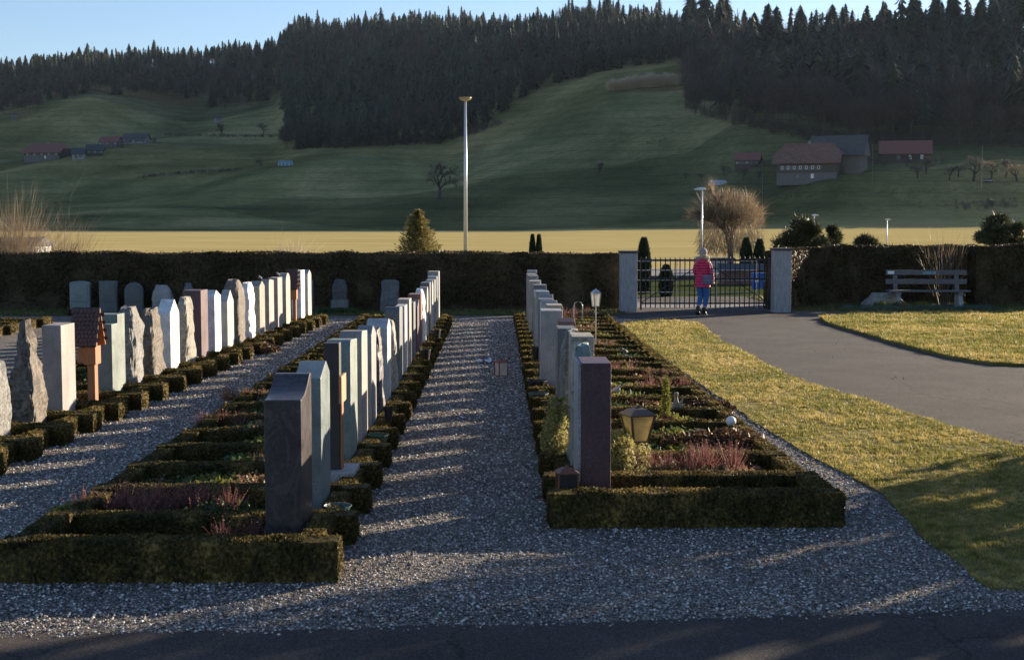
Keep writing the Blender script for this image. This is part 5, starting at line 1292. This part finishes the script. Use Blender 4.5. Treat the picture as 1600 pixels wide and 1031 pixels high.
def trailer(label, px, py, wpx, hpx, D, m, rf):
    D = tdist(px, py, 600 if px > 900 else 850, 1700)
    p = dep(px, py, D); z = tz(p.x, D); W = pxw(wpx, D); H = pxw(hpx, D); t = thing('tunnel_tent', label, 'tunnel tent', (p.x, D, z), R(8))
    M().prism([(-H * .7, 0)] + [(H * .7 * math.cos(a), H * .55 + H * .45 * math.sin(a)) for a in np.linspace(math.pi, 0, 9)] + [(H * .7, 0)], -W / 2, W / 2).obj('cover', m, t)
    for i in range(5): M().box(-W / 2 + W * i / 4 - .1, -W / 2 + W * i / 4 + .1, -H * .74, -H * .7, 0, H * .6).obj('post', rf, t)
trailer('pale blue-white tunnel tent on the slope beyond the willow', 1121, 290, 26, 8, 640, plain('white_foil', (.35, .4, .45), .5), m_whitep); trailer('teal and white open shelter on the left meadow below the spruces', 446, 261, 22, 8, 900, plain('teal_sheet', (.12, .24, .28), .6), m_whitep)
# car on the hillside road
def car(px, py, D, label):
    D = tdist(px, py, 590); p = dep(px, py, D); z = tz(p.x, D); t = thing('parked_car', label, 'car', (p.x, D, z), R(4)); bm_ = plain('blue_grey_paint', (.16, .19, .23), .3)
    M().prism([(-2.1, .35), (2.1, .35), (2.15, .75), (1.9, .92), (1.1, 1.0), (-2.0, 1.0), (-2.15, .8)], -.85, .85, axis='y').obj('body', bm_, t, bevel=.05)
    M().prism([(-1.9, 1.0), (1.0, 1.0), (.35, 1.48), (-1.45, 1.48)], -.72, .72, axis='y').obj('windows', m_win, t, bevel=.04)
    M().prism([(-1.5, 1.485), (.38, 1.485), (.3, 1.53), (-1.4, 1.53)], -.70, .70, axis='y').obj('roof', bm_, t)
    for x in (-1.3, 1.35):
        for y in (-.87, .67):
            w_ = M(); w_.prism([(x + .33 * math.cos(a), .33 + .33 * math.sin(a)) for a in np.linspace(0, 6.28, 16)[:-1]], y, y + .2, axis='y'); w_.obj('wheel', m_black, t)
car(1545, 287, 612, 'small blue-grey car parked below the orchard at the right')
def pole(px, pyt, D, label, h=None):
    p = dep(px, pyt, D); z = tz(p.x, D); H = p.z - z; t = thing('utility_pole', label, 'pole', (p.x, D, z), 0, 'thin wooden poles on the slope'); M().tube([(0, 0, 0), (0, 0, H)], [.17, .11], 7).obj('shaft', m_tgrey, t); M().box(-.7, .7, -.07, .07, H - .7, H - .5).obj('crossarm', m_tgrey, t)
pole(1364, 225, 620, 'pale pole between farmhouses and red-roofed barn'); pole(1535, 228, 612, 'tall thin pole in the orchard at the right'); pole(1192, 255, 625, 'short pole right of the small red outbuilding'); pole(414, 250, 880, 'short pole left of the teal shelter')
# ------------------------------------------------------------------ forests
def spruce_parts(layers, per, seed, r=.15, low=.10, bare=0.0):
    rg = np.random.default_rng(seed); V = []; F = []
    z0 = max(low, bare)
    for i in range(layers):
        f = i / layers; z = z0 + (1 - z0) * f; R_ = r * (1 - f) ** .62 * (1 if bare == 0 else min(1, .45 + f * 3))
        for j in range(per):
            a = 2 * math.pi * (j + .5 * (i % 2)) / per + rg.uniform(-.35, .35); L = R_ * rg.uniform(.45, 1.25) + .006; wd = L * .46 + .008
            c, s = math.cos(a), math.sin(a); dz = -L * rg.uniform(.25, .7); k = len(V)
            zt = z + (1 - z0) / layers * 1.1
            V += [(0, 0, min(1, zt)), (c * L * .62 - s * wd * .5, s * L * .62 + c * wd * .5, z + dz * .5), (c * L, s * L, z + dz), (c * L * .62 + s * wd * .5, s * L * .62 - c * wd * .5, z + dz * .5)]
            F.append((k, k + 1, k + 2, k + 3))
    k = len(V); V += [(-.008, 0, .95), (.008, 0, .95), (0, 0, 1.03)]; F.append((k, k + 1, k + 2, k + 2))
    V = np.array(V); F = np.array(F)
    tri = np.concatenate([F[:, [0, 1, 2]], F[:-1, [0, 2, 3]]])
    return V, tri
def decid_parts(seed, n=260, trunk=.35):
    rg = np.random.default_rng(seed); a = rg.uniform(0, 6.28, n); u = rg.uniform(0, 1, n) ** .5; c = rg.uniform(0, 1, n)
    P = np.column_stack([np.cos(a) * u * .17, np.sin(a) * u * .17, trunk + (1 - trunk) * .72 * c * (1.05 - .4 * u)]); D = np.column_stack([np.cos(a) * .7 * u, np.sin(a) * .7 * u, np.ones(n)]) + rg.normal(0, .35, (n, 3)); D /= np.linalg.norm(D, axis=1)[:, None]
    return blades(P, D, .17, .012, rg)
def trunk_parts(h, r, n=5):
    V = [(r * (1 - .7 * t) * math.cos(2 * math.pi * j / n), r * (1 - .7 * t) * math.sin(2 * math.pi * j / n), h * t) for t in (0, 1) for j in range(n)]
    F = []
    for j in range(n): k = (j + 1) % n; F += [(j, k, n + k), (j, n + k, n + j)]
    return np.array(V), np.array(F)
def scatter(parts, pos, hs, wf=None):
    """replicate templates (list of (V,F)) at positions with heights -> merged arrays"""
    Vs = []; Fs = []; off = 0; ch = RNG.integers(0, len(parts), len(pos))
    for t, (V, F) in enumerate(parts):
        I = np.where(ch == t)[0]
        if not len(I): continue
        a = RNG.uniform(0, 6.28, len(I)); c, s = np.cos(a)[:, None], np.sin(a)[:, None]; h = hs[I][:, None]; w_ = h * RNG.uniform(.8, 1.25, len(I))[:, None]
        X = (V[None, :, 0] * c - V[None, :, 1] * s) * w_ + pos[I, 0][:, None]; Y = (V[None, :, 0] * s + V[None, :, 1] * c) * w_ + pos[I, 1][:, None]; Z = V[None, :, 2] * h + pos[I, 2][:, None]
        Vs.append(np.stack([X, Y, Z], 2).reshape(-1, 3)); Fs.append((F[None] + len(V) * np.arange(len(I))[:, None, None] + off).reshape(-1, 3)); off += len(V) * len(I)
    return np.concatenate(Vs), np.concatenate(Fs)
SPR_LO = [spruce_parts(13, 7, s, r=.19 + .03 * (s % 3)) for s in range(5)]
SPR_B = [spruce_parts(16, 8, 20 + s, r=.19 + .03 * (s % 2), bare=.42 + .1 * (s % 2)) for s in range(4)]
DEC = [decid_parts(s) for s in range(4)]
def region(pxs, ybase, ytop, n, pad=0):
    """random ground points whose picture column lies in pxs and whose ground lies between the two lines"""
    px = RNG.uniform(pxs[0], pxs[-1], n); out = []
    for p in px:
        yb = np.interp(p, pxs, ybase); D0 = tdist(p, yb, 660 if p > 1060 else 900); D1 = np.interp(p, _px, _KD[:, 5]) + 60
        out.append((p, D0, D1))
    A = np.array(out); u = RNG.uniform(size=len(A)) ** 1.0; D = A[:, 1] + (A[:, 2] - A[:, 1]) * u
    x = (A[:, 0] - 777) / FPX * D; z = terr(x, D); return np.column_stack([x, D, z - .5]), u
def poisson(P, u, dmin):
    keep = []; cell = {}
    for i, p in enumerate(P):
        k = (int(p[0] // dmin), int(p[1] // dmin)); ok = True
        for a in (-1, 0, 1):
            for b_ in (-1, 0, 1):
                for j in cell.get((k[0] + a, k[1] + b_), ()):
                    if (P[j][0] - p[0]) ** 2 + (P[j][1] - p[1]) ** 2 < dmin * dmin: ok = False; break
                if not ok: break
            if not ok: break
        if ok: keep.append(i); cell.setdefault(k, []).append(i)
    return P[keep], u[keep]
Lx = [-260, 0, 70, 90, 130, 150, 250, 350, 420, 450, 490]; Ly = [190, 188, 180, 160, 158, 149, 158, 174, 168, 150, 132]
Mx = [448, 455, 500, 700, 750, 800, 850, 900, 950, 1000, 1140]; My = [236, 236, 234, 226, 204, 168, 142, 126, 114, 106, 98]
Rx = [1070, 1080, 1150, 1230, 1300, 1400, 1600, 1800, 2100]; Ry = [172, 182, 200, 216, 232, 232, 234, 234, 234]
PL, uL = poisson(*region(Lx, Ly, None, 5200), 8.2)
PM, uM = poisson(*region(Mx, My, None, 8200), 7.6)
PR, uR = poisson(*region(Rx, Ry, None, 4200), 7.2)
def pick(P): return 777 + P[:, 0] / P[:, 1] * FPX
# individually built trees: forest edge and skyline, largest in the picture
def hgt(n, a, b_): return RNG.uniform(a, b_, n)
SP_CROWN = [M().add(*spruce_parts(26, 10, 50 + s, r=.185 + .025 * (s % 3))).mesh('crown', m_spruce, weld=False) for s in range(5)] + [M().add(*spruce_parts(22, 10, 60 + s, r=.20, bare=.4 + .06 * s)).mesh('crown', m_spruce, weld=False) for s in range(4)]
SP_TRUNK = M().add(*trunk_parts(.96, .011, 6)).mesh('trunk', m_bark, weld=False)
DE_TW = [M().add(*decid_parts(80 + s, 620)).mesh('twigs', m_twigd, weld=False) for s in range(4)]
DE_TR = M().add(*trunk_parts(.8, .011, 6)).mesh('trunk', m_bark, weld=False)
def ind_tree(P, h, crown, trunk, nm, lab, cat, grp, part):
    t = thing(nm, lab, cat, tuple(P), random.uniform(0, 6.28), grp); t.scale = (h * random.uniform(.9, 1.25), h * random.uniform(.9, 1.25), h)
    ob(part, crown, t); ob('trunk', trunk, t); return t
def split(P, u, nfront, nback, ppx):
    """indices of the trees at the front edge and on the skyline"""
    c = pick(P); vis = (c > -10) & (c < 1610); idx = np.where(vis)[0]
    f = idx[np.argsort(P[idx, 1] - 0 * u[idx] - 0)]; 
    bins = {}; front = []
    for i in idx[np.argsort(u[idx])]:
        b_ = int(c[i] // ppx)
        if bins.get(b_, 0) < 1: bins[b_] = bins.get(b_, 0) + 1; front.append(i)
    bins = {}; back = []
    ang = (P[:, 2] + 22) / P[:, 1]
    for i in idx[np.argsort(-ang[idx])]:
        b_ = int(c[i] // ppx)
        if bins.get(b_, 0) < 1: bins[b_] = bins.get(b_, 0) + 1; back.append(i)
    return front[:nfront], [i for i in back if i not in front][:nback]
ONES = 'first second third fourth fifth sixth seventh eighth ninth tenth eleventh twelfth thirteenth fourteenth fifteenth sixteenth seventeenth eighteenth nineteenth'.split()
TENS = {2: 'twent', 3: 'thirt', 4: 'fort', 5: 'fift', 6: 'sixt', 7: 'sevent', 8: 'eight'}
def ordw(n):
    if n < 20: return ONES[n - 1]
    return TENS[n // 10] + ('ieth' if n % 10 == 0 else 'y-' + ONES[n % 10 - 1])
def forest(P, u, hlo, hhi, decf, fb, label, kinds, edge_lab, sky_lab, de_lab, grp, ppx):
    n = len(P); h = hgt(n, hlo, hhi) * RNG.uniform(.82, 1.1, n) * (1 + .4 * np.array([nz(p[0] / 28, p[1] / 60, 9) for p in P])); c = pick(P)
    wv = np.array([nz(p[0] / 55, p[1] / 90, 3) for p in P]); dec = (RNG.uniform(size=n) < decf(c, u)) | (wv > .24)
    fr, bk = split(P, u, *fb, ppx); ind = set(fr) | set(bk)
    cnt = {}
    for i in sorted(ind, key=lambda q: c[q]):
        kk = 'd' if dec[i] else ('f' if i in fr else 'b'); cnt[kk] = cnt.get(kk, 0) + 1; tail = f', {ordw(cnt[kk])} from the left'
        if dec[i]: ind_tree(P[i], h[i] * .8, random.choice(DE_TW), DE_TR, 'bare_tree', de_lab + tail, 'tree', grp + ', bare ones', 'twigs')
        else:
            cr = random.choice(SP_CROWN[:5] if i in fr and kinds == 'full' else SP_CROWN)
            ind_tree(P[i], h[i] * (1.08 if i in bk else 1), cr, SP_TRUNK, 'spruce_tree', (edge_lab if i in fr else sky_lab) + tail, 'spruce', grp + (', edge' if i in fr else ', skyline'), 'crown')
    rest = np.array([i not in ind for i in range(n)])
    mm = M(); a = rest & ~dec; b_ = rest & dec
    sp = SPR_LO if kinds == 'full' else SPR_LO[:2] + SPR_B
    mm.add(*scatter(sp, P[a], h[a]), 0); mm.add(*scatter(DEC, P[b_], h[b_] * .82), 1); mm.add(*scatter([trunk_parts(.8, .010)], P[rest], h[rest]), 2)
    tag(mm.obj('forest', [m_spruce, m_twigd, m_bark], weld=False), label, 'forest', kind='stuff')
forest(PL, uL, 19, 29, lambda c, u: np.where((u < .15), .35, .1), (24, 30), 'dark spruce forest on the left ridge', 'mix', 'spruce at the lower edge of the left forest', 'spruce standing out on the skyline of the left ridge', 'bare brown tree at the lower edge of the left forest', 'trees of the left forest', 17)
forest(PM, uM, 20, 30, lambda c, u: np.where((c > 800) & (u > .3), .4, np.where(u < .12, .22, .12)), (42, 46), 'dense dark spruce forest on the middle hill', 'full', 'spruce at the lower edge of the middle forest', 'spruce on the skyline of the middle hill', 'bare tree of the middle forest', 'trees of the middle forest', 15)
forest(PR, uR, 27, 43, lambda c, u: np.where(u < .22, .7, np.where(c < 1230, .4, .12)), (60, 44), 'tall dark forest behind the farmhouses on the right', 'mix', 'spruce at the lower edge of the right forest', 'tall spruce standing out on the skyline of the right forest', 'bare brown tree at the edge of the right forest', 'trees of the right forest', 12)
n = 700; xo = RNG.uniform(600, 2000, n); yo = RNG.uniform(1380, 1650, n)  # unseen trees added on the ridge so its valley shadow ends raggedly
mm = M(); Q = np.column_stack([xo, yo, terr(xo, yo) - .5]); hq = hgt(n, 16, 34); mm.add(*scatter(SPR_LO, Q, hq), 0); mm.add(*scatter([trunk_parts(.8, .01)], Q, hq), 1)
tag(mm.obj('forest', [m_spruce, m_bark], weld=False), 'unseen spruce forest added on the right ridge to roughen its shadow', 'forest', kind='stuff')
# undergrowth at the forest feet
def brush(pxs, ys, n, label, m, hgt_=5, jit=10):
    px = RNG.uniform(pxs[0], pxs[-1], n); P = []
    for p in px:
        D = tdist(p, np.interp(p, pxs, ys) , 565 if p > 1060 else 800) + RNG.uniform(-2, jit); x = (p - 777) / FPX * D; P.append((x, D, tz(x, D)))
    P = np.array(P); mm = M().add(*scatter([decid_parts(90 + s, 160, .05) for s in range(3)], P, RNG.uniform(.5, 1.1, n) * hgt_))
    for c_ in mm.c: pass
    tag(mm.obj('undergrowth', m, weld=False), label, 'undergrowth', kind='stuff')
brush(Rx, Ry, 420, 'bare brown undergrowth at the foot of the right forest', m_twigd, 11, 16); brush([455, 700, 760], [236, 227, 205], 60, 'undergrowth at the foot of the spruces', m_twigd, 6, 8); brush([640, 700, 740, 790], [227, 222, 212, 196], 90, 'greyish bushes running down the meadow edge', m_twigd, 8, 10)
brush([218, 260, 320, 382], [281, 276, 271, 268], 160, 'long low reddish hedgerow across the left meadow', m_twigd, 3.2, 4); brush([262, 330, 400, 450], [214, 216, 217, 217], 150, 'thin hedgerow below the left forest', m_twigd, 4, 4); brush([45, 60, 110, 165, 250], [254, 252, 250, 240, 224], 60, 'bare trees and bushes round the left farmhouses', m_twigd, 7, 14); brush([75, 115], [320, 319], 26, 'dark earth mound overgrown with twigs on the left field', m_twigd, 2.5, 5)
# bushes on the bright strip, sunlight put into their pale colour, countable
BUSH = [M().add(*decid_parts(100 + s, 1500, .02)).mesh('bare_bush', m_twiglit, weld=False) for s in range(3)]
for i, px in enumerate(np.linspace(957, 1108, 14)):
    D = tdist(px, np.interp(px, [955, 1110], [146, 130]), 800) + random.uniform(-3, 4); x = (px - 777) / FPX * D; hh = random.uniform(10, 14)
    o = ob('bare_bush', BUSH[i % 3], None, (x, D, tz(x, D) - .6), random.uniform(0, 6)); o.scale = (hh * 2.1, hh * 2.1, hh); tag(o, 'round bush tinted as if sunlit on the upper meadow rim, ' + ordn(i) + ' from the left of its row', 'bush', 'sunlit-tinted bushes on the upper meadow rim')
# orchard and single trees
OW, OT = zip(*[branch_tree(1, .035, 4, .95, 200 + s, nb=3, ratio=.7, up=.12, first=.3, twigs=10, twl=.12) for s in range(4)])
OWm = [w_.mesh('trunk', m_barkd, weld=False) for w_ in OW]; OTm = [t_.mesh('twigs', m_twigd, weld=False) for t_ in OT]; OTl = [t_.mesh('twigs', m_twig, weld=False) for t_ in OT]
def orchard_tree(px, pyb, hpx, label, lit=False, D=None, grp=None, k=0, sc=1.2):
    D = D or tdist(px, pyb, 560); x = (px - 777) / FPX * D; t = thing('bare_tree', label, 'tree', (x, D, tz(x, D)), k * 1.3, grp); h = hpx / FPX * D; t.scale = (h * sc, h * sc, h)
    ob('trunk', OWm[k % 4], t); ob('twigs', (OTl if lit else OTm)[k % 4], t)  # lit trees take paler twigs, sunlight put into their colour
orchard_tree(688, 312, 74, 'lone bare tree standing in the meadow left of the mast', k=1, sc=1.0)
orchard_tree(935, 275, 24, 'small bare tree on the middle slope', k=2)
for i, (px, pyb, hpx, lit) in enumerate(((1432, 280, 30, 0), (1446, 274, 38, 1), (1482, 284, 26, 0), (1496, 278, 28, 0), (1520, 284, 54, 1), (1548, 282, 36, 1), (1570, 279, 34, 0), (1588, 284, 40, 1), (1415, 262, 28, 0))):
    orchard_tree(px, pyb, hpx, ['bare fruit tree just right of the red-roofed barn', 'pale bushy bare tree right of the red-roofed barn', 'low dark fruit tree left of the tallest orchard tree', 'fruit tree second left of the tallest orchard tree', 'tallest pale bare tree in the orchard', 'bare fruit tree behind the blue-grey car', 'dark fruit tree right of the blue-grey car', 'pale bare tree at the right edge of the orchard', 'bare tree in front of the red-roofed barn'][i], lit, grp='bare orchard trees', k=i)
for i, (px, pyb, hpx) in enumerate(((1095, 284, 16), (1130, 276, 20), (1160, 284, 22), (1185, 280, 20), (1070, 282, 14), (350, 215, 26), (414, 215, 24), (412, 262, 18))):
    orchard_tree(px, pyb, hpx, ['small bare tree left of the tunnel tent', 'small bare tree above the tunnel tent', 'bare tree in front of the small red outbuilding', 'bare tree between outbuilding and big farmhouse', 'smallest bare tree on the slope above the street lamp', 'bare tree above the thin hedgerow on the left', 'bare tree at the right end of the thin hedgerow', 'round bare tree beside the teal shelter'][i], grp='small bare trees on the slope', k=i, D=None)
brush([1150, 1200, 1240, 1330, 1365, 1400], [266, 270, 285, 270, 262, 258], 70, 'bare bushes and hedges round the farmyard', m_twigd, 6, 14)
brush([1180, 1400, 1600], [312, 306, 300], 150, 'low scrub on the upper terrace bank behind the right hedge', m_twigd, 1.6, 5); brush([1200, 1400, 1600], [330, 326, 320], 130, 'low scrub on the lower terrace bank behind the right hedge', m_twigd, 1.4, 5)
brush([1490, 1590], [330, 325], 40, 'scrub on the bank behind the right hedge', m_twigd, 4, 6)
brush([1010, 1040], [292, 291], 14, 'dark scrub beside the tunnel tent', m_twigd, 2.5, 3)

# ------------------------------------------------------------------ haze over the valley
hz = M().box(-2900, 8200, -500, 3400, -1.5, 420); ho = hz.obj('haze', m_spruce); ho.data.materials.clear()
m_h = bpy.data.materials.new('valley_haze'); m_h.use_nodes = True; nt = m_h.node_tree; nt.nodes.remove(nt.nodes['Principled BSDF'])
pv = nt.nodes.new('ShaderNodeVolumePrincipled'); pv.inputs['Density'].default_value = .000018; pv.inputs['Color'].default_value = (.62, .80, 1, 1); pv.inputs['Anisotropy'].default_value = .2
nt.links.new(pv.outputs[0], nt.nodes['Material Output'].inputs['Volume']); ho.data.materials.append(m_h); tag(ho, 'thin bluish haze filling the valley', 'haze', kind='stuff')
